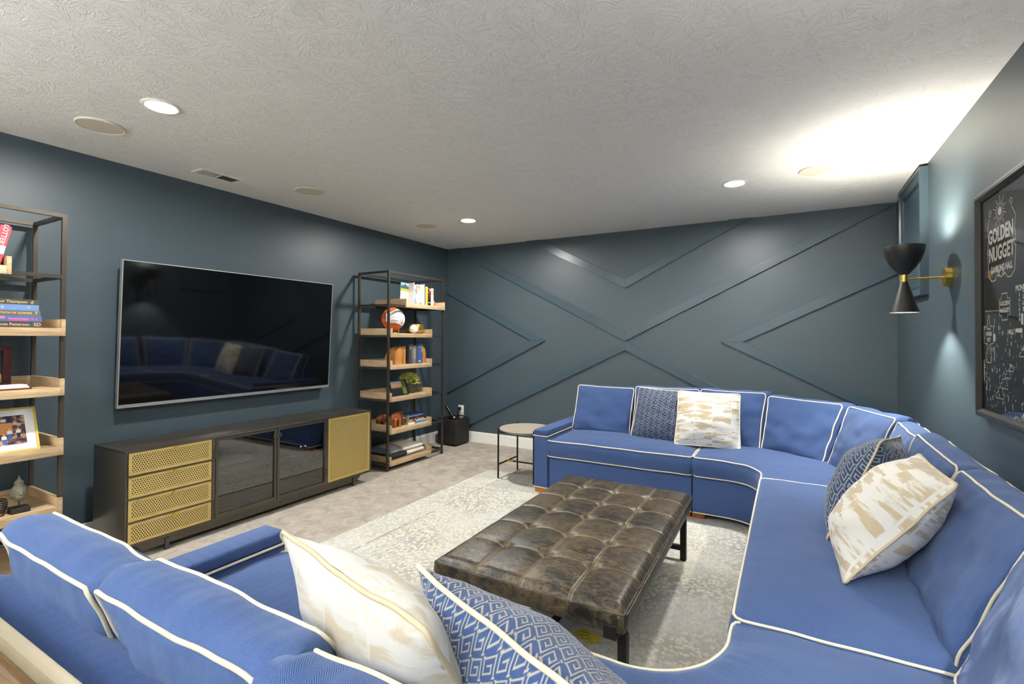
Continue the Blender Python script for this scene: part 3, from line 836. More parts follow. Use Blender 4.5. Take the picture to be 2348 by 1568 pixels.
# plinth with slanted ends, legs
bm = bmesh.new(); P = [(-3.66, 1.43, .035), (-3.32, 1.43, .035), (-3.32, 3.05, .035), (-3.66, 3.05, .035), (-3.66, 1.39, .09), (-3.32, 1.39, .09), (-3.32, 3.12, .09), (-3.66, 3.12, .09)]
vs = [bm.verts.new(p) for p in P]
for f in ((3, 2, 1, 0), (4, 5, 6, 7), (0, 1, 5, 4), (1, 2, 6, 5), (2, 3, 7, 6), (3, 0, 4, 7)): bm.faces.new([vs[i] for i in f])
obj('plinth', bm, STEEL, mc)
for y in (1.56, 3.017):
    for x in (-3.318, -3.655): bx('leg', STEEL, mc, x-.014 if x > -3.5 else x-.006, x+.006 if x > -3.5 else x+.014, y-.011, y+.011, 0, .07)
def perf(y0, y1, z0, z1, x, pitch, rad, parent, name='mesh_panel'):
    """brass sheet with real round holes in a staggered grid"""
    bm = bmesh.new(); cols = int((y1-y0)/pitch); rows = max(1, int((z1-z0)/(pitch*.866)))
    py = (y1-y0)/cols; pz = (z1-z0)/rows
    for r in range(rows):
        for c in range(cols + (r % 2)):
            cy = y0 + (c + .5 - (.5 if r % 2 else 0))*py; cz = z0 + (r+.5)*pz
            O = []; I = []
            for q in range(6):
                a = PI/6 + q*PI/3
                O.append(bm.verts.new((x, min(y1, max(y0, cy + math.cos(a)*py/1.732)), min(z1, max(z0, cz + math.sin(a)*pz/1.5*1.0)))))
                I.append(bm.verts.new((x, min(y1, max(y0, cy + math.cos(a)*rad)), min(z1, max(z0, cz + math.sin(a)*rad)))))
            for q in range(6): bm.faces.new((O[q], O[(q+1) % 6], I[(q+1) % 6], I[q]))
    bmesh.ops.remove_doubles(bm, verts=bm.verts[:], dist=1e-5)
    bmesh.ops.dissolve_degenerate(bm, edges=bm.edges[:], dist=1e-6)
    return obj(name, bm, BRASS, parent)
DARKIN = plain('drawer_lining', '#3a3022', .7)
zr = [(.497, .626), (.366, .486), (.232, .356), (.099, .221)]
def flange(y0, y1, z0, z1, x, wd, parent):
    bm = bmesh.new()
    box(bm, x-.004, x, y0, y1, z0, z0+wd); box(bm, x-.004, x, y0, y1, z1-wd, z1); box(bm, x-.004, x, y0, y0+wd, z0+wd, z1-wd); box(bm, x-.004, x, y1-wd, y1, z0+wd, z1-wd)
    return obj('flange', bm, BRASS, parent)
for z0, z1 in zr:
    d = bx('drawer', DARKIN, mc, cx0+.03, cx1-.028, 1.350, 1.80, z0+.004, z1-.004)
    perf(1.346, 1.803, z0, z1, cx1-.002, .0128, .0044, d)
    flange(1.346, 1.803, z0, z1, cx1-.005, .016, d)
    bm = bmesh.new(); cyl(bm, (cx1-.002, 1.58, z1-.012), (cx1+.014, 1.58, z1-.012), .008, .010, 14); obj('knob', bm, GOLD, d, smooth=.8)
for z in (.491, .361, .2265): bx('rail', STEEL, mc, cx1-.02, cx1, 1.340, 1.806, z-.0045, z+.0045)
door = bx('brass_door', DARKIN, mc, cx1-.03, cx1-.024, 2.73, 3.165, .115, .618)
perf(2.725, 3.174, .106, .628, cx1-.002, .0098, .0034, door); flange(2.725, 3.174, .106, .628, cx1-.005, .018, door)
def ring(y, z, r, mat, parent):
    bm = bmesh.new(); tube(bm, [(cx1+.008, y + r*math.cos(a*PI/10), z + r*math.sin(a*PI/10)) for a in range(20)], .003, 8, closed=True); obj('ring_pull', bm, mat, parent, smooth=2)
ring(2.748, .603, .012, GOLD, door)
for y0, y1, ry in ((1.828, 2.262, 2.249), (2.268, 2.702, 2.281)):
    dr = bmesh.new(); ww = .016
    box(dr, cx1-.02, cx1+.002, y0, y0+ww, .105, .626); box(dr, cx1-.02, cx1+.002, y1-ww, y1, .105, .626)
    box(dr, cx1-.02, cx1+.002, y0+ww, y1-ww, .105, .105+ww+.004); box(dr, cx1-.02, cx1+.002, y0+ww, y1-ww, .626-ww, .626)
    d = obj('glass_door', dr, STEEL, mc)
    bx('glass_pane', SMOKE, d, cx1-.012, cx1-.009, y0+ww-.002, y1-ww+.002, .105+ww, .626-ww)
    ring(ry, .575, .013, BRONZE, d)
    yh = y0 - .004 if y0 < 2 else y1 + .004
    for z in (.20, .53):
        bm = bmesh.new(); cyl(bm, (cx1+.004, yh, z-.03), (cx1+.004, yh, z+.03), .0055, n=10); obj('hinge', bm, BRONZE, d, smooth=.8)
# things inside the console
t = thing('game_console', (-3.48, 2.05, .382), 'white game console lying on the shelf behind the left glass door', 'console')
bx('body', plain('white_plastic', '#f2f2ee', .3), t, -3.60, -3.42, 1.93, 2.172, .396, .43, bev=.004)
bx('base', C('#8c8c8a'), t, -3.59, -3.43, 1.94, 2.16, .382, .396)
bx('disc_slot', BLACKP, t, -3.421, -3.4193, 2.05, 2.155, .421, .4225)
t = thing('receiver_box', (-3.5, 2.47, .382), 'black receiver box with small blue lights behind the right glass door', 'receiver')
bx('body', C('#0f0f10', .3), t, -3.62, -3.36, 2.33, 2.58, .384, .452, bev=.003)
for y in (2.512, 2.552): bx('indicator', m_emit('blue_led', (.25, .35, 1, 1), 6.0), t, -3.361, -3.358, y, y+.012, .43, .436)
bx('foot', BLACKP, t, -3.6, -3.4, 2.35, 2.56, .382, .384)

# ---------------------------------------------------------------- open shelves
ZB = [1.603, 1.298, .983, .668, .353, .045]
def shelf_unit(y0, y1, trays, label):
    t = thing('bookshelf', (-3.59, (y0+y1)/2, 0), label, 'shelf', 'open bookshelves')
    xf, xb, b = -3.381, -3.80, .0195
    for x0 in (xb, xf-b):
        for yy in (y0, y1-b): bx('post', BRONZE, t, x0, x0+b, yy, yy+b, 0, 1.95)
    for z in [1.95-b] + [zb+.002 for zb in ZB]:
        for x0 in (xb, xf-b): bx('rail', BRONZE, t, x0, x0+b, y0+b, y1-b, z, z+b)
        for yy in (y0, y1-b): bx('rail', BRONZE, t, xb+b, xf-b, yy, yy+b, z, z+b)
    for zb, (a, c) in zip(ZB, trays):
        tr = bx('tray', OAK, t, xb+.004, xf-.001, a+.018, c-.018, zb+.0235, zb+.042)
        bx('front_lip', OAK, tr, xf+.001, xf+.017, a+.018, c-.018, zb, zb+.042, bev=.0015)
        bx('side_board', OAKX, tr, xb+.004, xf-.001, a, a+.018, zb+.0235, zb+.089, bev=.0015)
        bx('side_board', OAKX, tr, xb+.004, xf-.001, c-.018, c, zb+.0235, zb+.089, bev=.0015)
        bx('corner_block', OAK, tr, xf+.001, xf+.017, a, a+.018, zb, zb+.089, bev=.0015)
        bx('corner_block', OAK, tr, xf+.001, xf+.017, c-.018, c, zb, zb+.089, bev=.0015)
        bx('back_board', OAK, tr, xb+.004, xb+.020, a+.018, c-.018, zb+.042, zb+.089)
    return t
shelf_unit(3.49, 4.355, [(3.722, 4.350)] + [(3.512, 4.133)]*5, 'open bronze metal bookshelf with six oak trays in the far left corner')
shelf_unit(.222, 1.087, [(.232, .872)] + [(.445, 1.082)]*5, 'open bronze metal bookshelf with oak trays at the left edge of the photo')

def book(label, y, th, z, h, dep, cover, xs=-3.405, lean=0.0, group=None, flat=False, pages='#e9e2cf', marks=(), text=None):
    """upright: th along y, spine at xs facing the room; flat: th is the height, h the length along y"""
    t = thing('book', (xs - dep/2, y + (th/2 if not flat else h/2), z), label, 'book', group)
    M = Matrix.Translation((0, y, z)) @ Matrix.Rotation(lean, 4, 'X') @ Matrix.Translation((0, -y, -z)) if lean else Matrix.Identity(4)
    cv = C(cover, .45)
    c = .0022
    def part(nm, m, bs, par=t):
        bm = bmesh.new()
        for q in bs: box(bm, *q)
        bm.transform(M); return obj(nm, bm, m, par)
    if not flat:
        y1 = y + th
        part('cover', cv, [(xs-dep, xs, y, y+c, z, z+h), (xs-dep, xs, y1-c, y1, z, z+h), (xs-c, xs, y+c, y1-c, z, z+h)])
        part('pages', C(pages, .8), [(xs-dep+.004, xs-c, y+c, y1-c, z+.003, z+h-.004)])
        for (a, b, col) in marks: part('spine_band', C(col, .45), [(xs-.0002, xs+.0006, y+.0008, y1-.0008, z+h*a, z+h*b)])
        if text:
            body, col, fz, sz = text
            me = text_mesh(body, sz, M @ frame_mat((xs+.0012, y+th/2, z+h*fz), (0, 0, -1), (0, 1, 0)))
            obj('spine_lettering', me, C(col), t)
    else:
        z1 = z + th
        part('cover', cv, [(xs-dep, xs, y, y+h, z, z+c), (xs-dep, xs, y, y+h, z1-c, z1), (xs-c, xs, y, y+h, z+c, z1-c)])
        part('pages', C(pages, .8), [(xs-dep+.004, xs-c, y+.004, y+h-.004, z+c, z1-c)])
        for (a, b, lo, hi, col) in marks: part('spine_band', C(col, .45), [(xs-.0002, xs+.0006, y+h*a, y+h*b, z+th*lo, z+th*hi)])
        for tx_ in (text or ()):
            body, col, fy, sz = tx_
            me = text_mesh(body, sz, M @ frame_mat((xs+.0012, y+h*fy, z+th*.5), (0, 1, 0), (0, 0, 1)))
            obj('spine_lettering', me, C(col), t)
    return t
Z = [zb+.0425 for zb in ZB]
# far shelf, top tray
G = 'upright books on the top tray of the far shelf'
y = 3.868
specs = [('pink topped white paperback, leftmost upright book on the top tray', .016, .222, '#f3e6e4', [(.72, .98, '#e8928f')]),
 ('navy and light blue paperback next to the pink topped one', .014, .205, '#4c5c8e', [(.25, .62, '#8fb6ee'), (.8, .97, '#eef0f4')]),
 ('thin white and blue book, third from the left on the top tray', .010, .205, '#cfd8ea', [(.2, .6, '#86aee6')]),
 ('brown and red spined book, fourth from the left on the top tray', .016, .205, '#b9a79a', [(.55, .85, '#9c4a41'), (.86, .97, '#6d5b86'), (.02, .14, '#e07a6c')]),
 ('cream spined book between the brown one and the green striped one', .017, .21, '#f2ecd6', [(.8, .97, '#dc9a86')]),
 ('white book with thin green stripe on the top tray', .016, .205, '#eef2e6', [(.3, .34, '#4c8a66'), (.6, .78, '#63ab93'), (.82, .97, '#7a4a74')]),
 ('pale book with yellow spine top and small red foot', .024, .205, '#eef3f4', [(.72, .98, '#f4e04e'), (.10, .2, '#eee878'), (.02, .09, '#e2714e')]),
 ('white book with blue spine middle, right of the yellow topped one', .020, .212, '#f2f2f0', [(.3, .5, '#9cc6ea'), (.02, .08, '#5a5aa8')]),
 ('light blue book with cream top on the top tray', .022, .215, '#b9dcf4', [(.75, .98, '#f4efc6')]),
 ('narrow tan book beside the light blue ones', .010, .205, '#e9cf9c', []),
 ('tall pale blue book with a dark blue corner', .013, .222, '#b7cdf0', [(.85, .93, '#4c66b0')]),
 ('dark navy slim book left of the yellow hardback', .014, .19, '#2c3a58', []),
 ('thick bright yellow hardback on the top tray', .036, .20, '#f0d238', []),
 ('black spined book with pink letters on the top tray', .052, .205, '#171416', [(.05, .2, '#171416')]),
 ('pale pink and yellow hardback, rightmost book on the top tray', .046, .19, '#f0d6b0', [(.6, .97, '#f0a090')])]
bks = []
for lab, th, h, c, mk in specs:
    if y + th > 4.318: th = 4.318 - y
    b = book(lab, y, th-.0008, Z[0], h, .145, c, xs=-3.40, group=G, marks=mk)
    bks.append((b, y, th)); y += th
b, yy, th = bks[6]
obj('spine_lettering', text_mesh('OOOO', .018, frame_mat((-3.3988, yy+th/2, Z[0]+.09), (0, 0, -1), (0, 1, 0))), C('#2a2c30'), b)
b, yy, th = bks[13]
for body, col, sz, oy, oz in (('D', '#ea5a5e', .085, .015, .155), ('9', '#f4e6ee', .042, .038, .165), ('7', '#d8305a', .075, .022, .09), ('R', '#f4f2f2', .022, .014, .03), ('R', '#f4f2f2', .022, .036, .03)):
    obj('spine_lettering', text_mesh(body, sz, frame_mat((-3.3984, yy+oy, Z[0]+oz), (0, 1, 0), (0, 0, 1)), sx=.6 if sz > .05 else 1), C(col), b)
# greeting card left of the books
t = thing('photo_card', (-3.47, 3.79, Z[0]), 'tall photo card with a mountain picture and grey caption, left of the books', 'card')
Mc = Matrix.Translation((-3.47, 3.86, Z[0])) @ Matrix.Rotation(-.06, 4, 'X')
for nm, a, z0, z1, m, px in (('sheet', (-.118, .004), .0, .215, C('#c9c4bd', .6), 0), ('picture_sky', (-.116, .002), .185, .212, C('#6aa2e0', .5), .0008), ('picture_hill', (-.116, .002), .155, .185, C('#3c4a44', .5), .0008), ('picture_meadow', (-.116, .002), .128, .155, C('#8f9a2c', .5), .0008)):
    bm = bmesh.new(); box(bm, px-.0008, px+.0008, a[0], a[1], z0, z1)
    if nm == 'picture_hill':
        vs = [bm.verts.new((px+.0012, yy_, zz_)) for yy_, zz_ in ((-.095, .18), (-.055, .203), (-.015, .182))]; bm.faces.new(vs)
    bm.transform(Mc); obj(nm, bm, m, t)
for q in range(4):
    bm = bmesh.new(); box(bm, .0006, .0011, -.095, -.03+.01*(q % 2), .105-q*.02, .108-q*.02); bm.transform(Mc); obj('caption_line', bm, C('#a09a94'), t)
bm = bmesh.new(); ball(bm, (-3.45, 4.298, Z[0]+.052), .037, 24)
# softball size brown leather ball at the right end (rests against the last book)
bm.transform(Matrix.Translation((-.055, .0, -.015)))
ob = obj('baseball', bm, plain('aged_leather', '#b87a58', .6, var=.2), smooth=2); tag(ob, 'small brown leather ball at the right end of the top tray', 'ball')

# basketball
bc = Vector((-3.52, 3.70, Z[1]+.146)); br = .117
rt = Vector((.73, .683, 0)).normalized(); fw = Vector((.683, -.73, 0)).normalized(); up = Vector((0, 0, 1))
nt = NT('basketball_leather'); p = nt.vm('SUBTRACT', nt.obj(), (0, 0, br))
a_ = nt.math('DIVIDE', nt.vm('DOT_PRODUCT', p, tuple(rt), o=1), br); b_ = nt.math('DIVIDE', nt.sep(p)[2], br)
wob = nt.math('MULTIPLY', nt.math('SINE', nt.math('MULTIPLY', a_, 4.5)), .06)
upper = nt.math('SUBTRACT', nt.math('ADD', .69, nt.math('MULTIPLY', a_, .31)), b_)
lower = nt.math('ADD', b_, nt.math('ADD', .42, nt.math('MULTIPLY', a_, .30)))
upper = nt.math('ADD', upper, wob); lower = nt.math('SUBTRACT', lower, wob)
inn = nt.math('MINIMUM', nt.math('MINIMUM', upper, lower), nt.math('ADD', a_, .62))
white = nt.ramp(inn, -.005, .005)
seam = nt.ramp(nt.math('ABSOLUTE', inn), .035, .02)
eq = nt.ramp(nt.math('ABSOLUTE', nt.math('SUBTRACT', b_, nt.math('ADD', .13, nt.math('MULTIPLY', nt.math('MULTIPLY', a_, a_), -.12)))), .022, .012)
ll = nt.math('MULTIPLY', nt.ramp(nt.math('ABSOLUTE', nt.math('SUBTRACT', nt.math('ABSOLUTE', nt.math('SUBTRACT', b_, .02)), .42)), .03, .018), nt.ramp(a_, -.62, -.66))
dk = nt.math('MAXIMUM', nt.math('MAXIMUM', seam, ll), eq)
col = nt.mix(white, hx('#c95722'), hx('#e9e6e2')); col = nt.mix(dk, col, nt.mix(white, hx('#2a1712'), hx('#6d6a68')))
nt.bump(nt.n('TexVoronoi', Vector=p, Scale=260.0), .2, .001)
BALL = nt.fin(col, .5)
bm = bmesh.new(); ball(bm, bc, br, 48)
bb_ = tag(obj('basketball', bm, BALL, smooth=2), 'orange and white basketball with lettering on the second tray of the far shelf', 'ball')
def on_ball(me_or_bm):
    vs = me_or_bm.vertices if isinstance(me_or_bm, bpy.types.Mesh) else me_or_bm.verts
    for v in vs:
        a, b = v.co.x, v.co.y; c = math.sqrt(max(.01, 1-a*a-b*b))
        v.co = bc + (rt*a + up*b + fw*c)*br*1.004
    return me_or_bm
obj('team_lettering', on_ball(text_mesh('INDIANA', .155, frame_mat((.16, -.17, 0), (1, -.02, 0), (.02, 1, 0)), sx=1.02)), C('#8a2f3a'), bb_)
bm = bmesh.new()
for r in ((.70, .74, -.44, -.04), (.63, .66, -.30, -.10), (.78, .81, -.30, -.10), (.63, .81, -.33, -.29), (.61, .68, -.12, -.09), (.76, .83, -.12, -.09), (.68, .76, -.07, -.035), (.685, .755, -.40, -.36)):
    n_ = 4
    for i in range(n_):
        xx0 = r[0]+(r[1]-r[0])*i/n_; xx1 = r[0]+(r[1]-r[0])*(i+1)/n_
        bm.faces.new([bm.verts.new(q) for q in ((xx0, r[2], 0), (xx1, r[2], 0), (xx1, r[3], 0), (xx0, r[3], 0))])
obj('team_emblem', on_ball(bm), C('#b5323c'), bb_)
bm = bmesh.new()
for q, hh in ((0, .06), (1, .10), (2, .15)):
    x0 = .52+q*.055; bm.faces.new([bm.verts.new(v) for v in ((x0, .42, 0), (x0+.04, .41, 0), (x0+.04-hh*.4, .41+hh, 0), (x0-hh*.4, .42+hh, 0))])
obj('maker_emblem', on_ball(bm), C('#3a3a3c'), bb_)
obj('maker_lettering', on_ball(text_mesh('adidas', .12, frame_mat((.58, .335, 0), (1, -.05, 0), (.05, 1, 0)))), C('#b0aeac'), bb_)
t = thing('ball_stand', (bc.x, bc.y, Z[1]), 'small brass peg stand carrying the basketball', 'stand')
bm = bmesh.new(); tube(bm, [(bc.x+.055*math.cos(q*PI/12), bc.y+.055*math.sin(q*PI/12), Z[1]+.004) for q in range(24)], .004, 6, closed=True); obj('ring', bm, GOLD, t, smooth=2)
for q in range(4):
    a = q*PI/2+.5; bm = bmesh.new(); tube(bm, [(bc.x+.055*math.cos(a), bc.y+.055*math.sin(a), Z[1]+.004), (bc.x+.062*math.cos(a), bc.y+.062*math.sin(a), Z[1]+.044)], .0045, 8); obj('peg', bm, GOLD, t, smooth=1)
nt = NT('baseball_leather'); p = nt.vm('SUBTRACT', nt.obj(), (0, 0, .045)); sx_, sy_, sz_ = nt.sep(p)
cv = nt.math('SUBTRACT', sz_, nt.math('MULTIPLY', nt.math('SINE', nt.math('MULTIPLY', nt.math('ADD', sx_, sy_), 40.0)), .008))
BB = nt.fin(nt.mix(nt.ramp(nt.math('ABSOLUTE', cv), .0022, .0012), hx('#ece5d2'), hx('#8a4a3c')), .6)
bm = bmesh.new(); ball(bm, (-3.425, 3.905, Z[1]+.045), .045, 32); tag(obj('baseball', bm, BB, smooth=2), 'cream baseball between the basketball and the gold bowl', 'ball')
bm = bmesh.new(); lathe(bm, [(0, 0), (.05, .0), (.078, .012), (.095, .034), (.098, .042), (.085, .10), (.082, .10), (.09, .045), (.07, .015), (0, .008)], (-3.52, 4.035, Z[1]), 48)
tag(obj('bowl', bm, plain('hammered_gold', '#c9a957', .3, .9, bump=.3, bscale=90), smooth=.7), 'hammered gold bowl on the second tray beside the baseball', 'bowl')

# third tray: bookends and old books
def bookend(y0, y1, label, flip):
    bm = bmesh.new(); pts = []
    n = 14
    for q in range(n+1):
        a = q/n*PI/2; pts.append((math.cos(a)**.8, math.sin(a)**.7))
    w_ = y1-y0
    out = [(0, 0)] + [(p[0], p[1]) for p in pts]
    rr = random.Random(int(y0*100))
    F1 = []; B1 = []
    for (u, v) in out:
        yy = (y0 + u*w_) if not flip else (y1 - u*w_)
        z = Z[2] + v*.185
        F1.append(bm.verts.new((-3.43, yy, z))); B1.append(bm.verts.new((-3.58+.02*v, yy - (0.01 if not flip else -.01)*v, z*1.0 - .006*v)))
    bm.faces.new(F1); bm.faces.new(B1[::-1])
    for q in range(len(F1)): bm.faces.new((F1[q], B1[q], B1[(q+1) % len(F1)], F1[(q+1) % len(F1)]))
    bmesh.ops.recalc_face_normals(bm, faces=bm.faces[:])
    bmesh.ops.bevel(bm, geom=bm.edges[:], offset=.002, segments=1, affect='EDGES')
    return tag(obj('bookend', bm, BENTW, smooth=.5), label, 'bookend', 'bookends on the third tray')
bookend(3.63, 3.79, 'live-edge wooden bookend left of the old books on the third tray', True)
bookend(4.048, 4.112, 'live-edge wooden bookend right of the old books on the third tray', False)
y = 3.832
for lab, th, h, c, mk in [('dark slate old book with pale label, leftmost on the third tray', .040, .205, '#3d434d', [(.72, .95, '#6a6460'), (.94, .96, '#a08a6c')]), ('narrow grey-green old book on the third tray', .028, .21, '#5b5f5c', [(.2, .8, '#6f6d5c')]),
     ('grey-lavender old book on the third tray', .036, .192, '#6a6d80', [(.25, .8, '#8a8378')]), ('dark olive grey old book on the third tray', .036, .208, '#4a4b47', []),
     ('bright blue old book on the third tray', .048, .21, '#33549c', [(.82, .85, '#8fa4cc'), (.08, .14, '#9fb4d6')]), ('dark blue old book with yellowed top, rightmost on the third tray', .028, .205, '#46546e', [(.55, .98, '#8a8452')])]:
    if y+th > 4.046: th = 4.046-y
    book(lab, y, th-.001, Z[2], h, .15, c, xs=-3.42, marks=mk, group='old books between the bookends'); y += th
# fourth tray: leaning photo, potted plant
def leaning_frame(name, label, yb0, yb1, skew, z, h, xfront, xback, frame_m, fw_, parts):
    """a picture standing on its lower edge and leaning back; skew shifts its top edge along y"""
    t = thing(name, ((xfront+xback)/2, (yb0+yb1)/2, z), label, 'picture')
    ex = Vector((0, 1, 0)); ez = Vector((xback-xfront, skew, h)); L = ez.length; ez.normalize(); ez = (ez - ex*ez.dot(ex)).normalized()
    M = frame_mat((xfront, yb0, z), ex, ez); W = yb1-yb0
    def slab(nm, m, a0, a1, b0, b1, d0, d1):
        bm = bmesh.new(); box(bm, a0, a1, b0, b1, d0, d1); bm.transform(M); return obj(nm, bm, m, t)
    slab('frame', frame_m, 0, W, 0, fw_, -.012, .0); slab('frame', frame_m, 0, W, L-fw_, L, -.012, .0); slab('frame', frame_m, 0, fw_, fw_, L-fw_, -.012, .0); slab('frame', frame_m, W-fw_, W, fw_, L-fw_, -.012, .0)
    for (nm, m, a0, a1, b0, b1, d) in parts(W, L): slab(nm, m, a0, a1, b0, b1, -.012, -.006+d)
    return t
nt = NT('sunset_photo_print'); g = nt.sep(nt.obj())[2]
cr = nt.n('ValToRGB', Fac=nt.ramp(g, -.07, .07)); rampnode = cr.node
els = rampnode.color_ramp.elements; els[0].color = hx('#171a22'); els[1].color = hx('#8f9cb8')
for pos_, c_ in ((.42, '#1c1d24'), (.5, '#3a3438'), (.55, '#c98f5c'), (.68, '#d8b58c')):
    e = els.new(pos_); e.color = hx(c_)
SUN = nt.fin(cr, .3)
leaning_frame('framed_photo', 'small sunset photo in a black frame leaning on the fourth tray', 3.595, 3.835, 0, Z[3], .155, -3.42, -3.475, C('#15151a', .4), .012,
    lambda W, L: [('photo', SUN, .012, W-.07, .012, L-.012, 0), ('leaf_strip', plain('leafy_print', '#56612a', .5, var=.6, scale=60), W-.07, W-.012, .012, L-.012, 0)])
t = thing('potted_plant', (-3.53, 3.955, Z[3]), 'yellow-green leafy plant in a dark stone pot on the fourth tray', 'plant')
bm = bmesh.new(); lathe(bm, [(0, 0), (.058, 0), (.066, .008), (.072, .05), (.073, .10), (.069, .112), (.063, .112), (.060, .095), (0, .095)], (-3.53, 3.955, Z[3]), 40); obj('pot', bm, plain('dark_stone_glaze', '#4a4740', .5, var=.35, scale=40, bump=.3, bscale=80), t, smooth=.7)
bm = bmesh.new(); rl = random.Random(5)
for q in range(520):
    th_ = rl.uniform(0, 2*PI); ph = rl.uniform(-.25, 1.45); r_ = rl.uniform(.075, .118)
    d = Vector((math.cos(th_)*math.cos(ph), math.sin(th_)*math.cos(ph), math.sin(ph)*.85))
    c_ = Vector((-3.53, 3.955, Z[3]+.118)) + d*r_
    s_ = rl.uniform(.009, .016); t1 = d.orthogonal().normalized(); t1 = (Matrix.Rotation(rl.uniform(0, 6.28), 3, d) @ t1); t2 = (d + t1.cross(d)*rl.uniform(-.8, .8)).normalized()
    bm.faces.new([bm.verts.new(c_ + t1*u_*s_*.45 + t2*v_*s_) for u_, v_ in ((-1, 0), (0, -.9), (1, 0), (0, 1.1))])
obj('foliage', bm, plain('lime_leaf', '#d0d45e', .55, var=.45, scale=14), t, kind='stuff', fixn=False)
# fifth tray: elephants, stacked books
def elephant(y, s, label, z, ex=-3.47):
    t = thing('elephant_figurine', (ex, y, z), label, 'figurine', 'carved elephants')
    def P(x, yy, zz): return Vector((ex + x*s, y + yy*s, z + zz*s))
    bm = bmesh.new()
    def bl(c, r, sq=(1, 1, 1)): ball(bm, P(*c), r*s, 20, sq)
    bl((-.01, -.10, .70), .30, (.8, 1.15, .95)); bl((0, .10, .74), .29, (.8, 1.0, .95)); bl((.0, .42, .80), .21, (.8, .95, 1.05))
    for (lx, ly) in ((.13, -.24), (-.13, -.22), (.13, .20), (-.13, .22)):
        tube(bm, [P(lx, ly, .60), P(lx, ly, .3), P(lx, ly, 0)], [.15*s, .105*s, .115*s], 12)
    tube(bm, [P(0, .55, .76), P(0, .64, .55), P(0, .66, .32), P(0, .70, .14), P(0, .78, .10)], [.13*s, .10*s, .07*s, .05*s, .04*s], 12)
    tube(bm, [P(0, -.42, .78), P(0, -.47, .5), P(0, -.46, .36)], [.03*s, .025*s, .03*s], 8)
    obj('body', remeshed(bm, .035*s, 3), ROSEW, t)
    for sx in (1, -1):
        bm = bmesh.new(); ball(bm, P(sx*.17, .34, .80), .19*s, 20, (.22, .7, 1.15)); obj('ear', bm, ROSEW, t, smooth=2)
        bm = bmesh.new(); tube(bm, [P(sx*.10, .58, .60), P(sx*.13, .70, .50), P(sx*.13, .80, .52)], [.03*s, .024*s, .006*s], 8); obj('tusk', bm, C('#efe9da', .4), t, smooth=2)
    return t
elephant(3.595, .125, 'smaller carved wooden elephant, left of the pair on the fifth tray', Z[4], -3.58)
elephant(3.685, .148, 'larger carved wooden elephant beside the flat books on the fifth tray', Z[4], -3.455)
zz = Z[4]
for lab, th, h, y0, dep, c, mk, tx in [('white and blue paperback at the bottom of the flat stack by the elephants', .022, .30, 3.83, .16, '#e9ecf2', [(.32, 1, .05, .95, '#4f7fd0')], ()),
    ('black book with yellow and red spine lettering, second from the bottom by the elephants', .030, .285, 3.835, .16, '#1b1815', [(.0, .22, .1, .9, '#d39a3c'), (.24, .34, .3, .95, '#c9302e'), (.36, .40, .4, .95, '#e8c63c'), (.45, .85, .55, .9, '#d8b03a'), (.40, .95, .1, .4, '#e2dcc8')], ()),
    ('dark navy book with white spine lettering, second from the top by the elephants', .028, .255, 3.82, .155, '#232c46', [(.0, .08, .0, 1, '#8d8a88')], (('- - - - - -', '#e8e8ea', .55, .018),)),
    ('blue-grey book on top of the flat stack by the elephants', .020, .245, 3.825, .155, '#2c477a', [(.0, .05, .0, 1, '#8b8784'), (.08, .95, .0, .3, '#a9aeb8')], ())]:
    book(lab, y0, th, zz, h, dep, c, xs=-3.425, flat=True, marks=mk, text=tx, pages='#b8b2a6', group='flat stack of books by the elephants'); zz += th
# sixth tray: folded blanket
t = thing('folded_blanket', (-3.57, 3.75, Z[5]), 'folded grey, cream and navy striped blanket on the bottom tray of the far shelf', 'blanket')
nt = NT('striped_wool'); py = nt.sep(nt.pos())[1]
cr = nt.n('ValToRGB', Fac=nt.ramp(nt.math('ADD', py, nt.math('MULTIPLY', nt.noise(nt.pos(), 9, 2), .03)), 3.53, 4.08)); rp = cr.node.color_ramp; rp.interpolation = 'CONSTANT'
rp.elements[0].color = hx('#55595f'); rp.elements[1].position = .62; rp.elements[1].color = hx('#e6e1d4')
for pos_, c_ in ((.12, '#8f9092'), (.3, '#7c7d7f'), (.40, '#b9b6ae'), (.44, '#d8d3c6')):
    e = rp.elements.new(pos_); e.color = hx(c_)
nt.bump(nt.noise(nt.pos(), 350, 2), .5, .003); WOOL = nt.fin(cr, .95)
nt = NT('navy_cream_wool'); py = nt.sep(nt.pos())[1]; WOOL2 = nt.fin(nt.mix(nt.ramp(py, 3.80, 3.81), hx('#23262e'), hx('#e2ddd0')), .95)
def blk(u0, u1, x0, x1, z0, z1):
    return lambda u, v, ww: Vector((x0 + (x1-x0)*v, u0 + (u1-u0)*u, z1 + (z0-z1)*ww))
cushion('fold', t, blk(3.545, 4.05, -3.70, -3.43, Z[5]+.004, Z[5]+.052), .5, .27, 24, 14, WOOL2, gus=5, bf=.1, bb=.02, gb=.02, wr=.006, thick=.05, seed=2, welts=())
cushion('fold', t, blk(3.55, 4.03, -3.70, -3.435, Z[5]+.052, Z[5]+.098), .5, .27, 28, 16, WOOL, gus=5, bf=.55, bb=.0, gb=.02, wr=.010, thick=.05, seed=8, welts=())

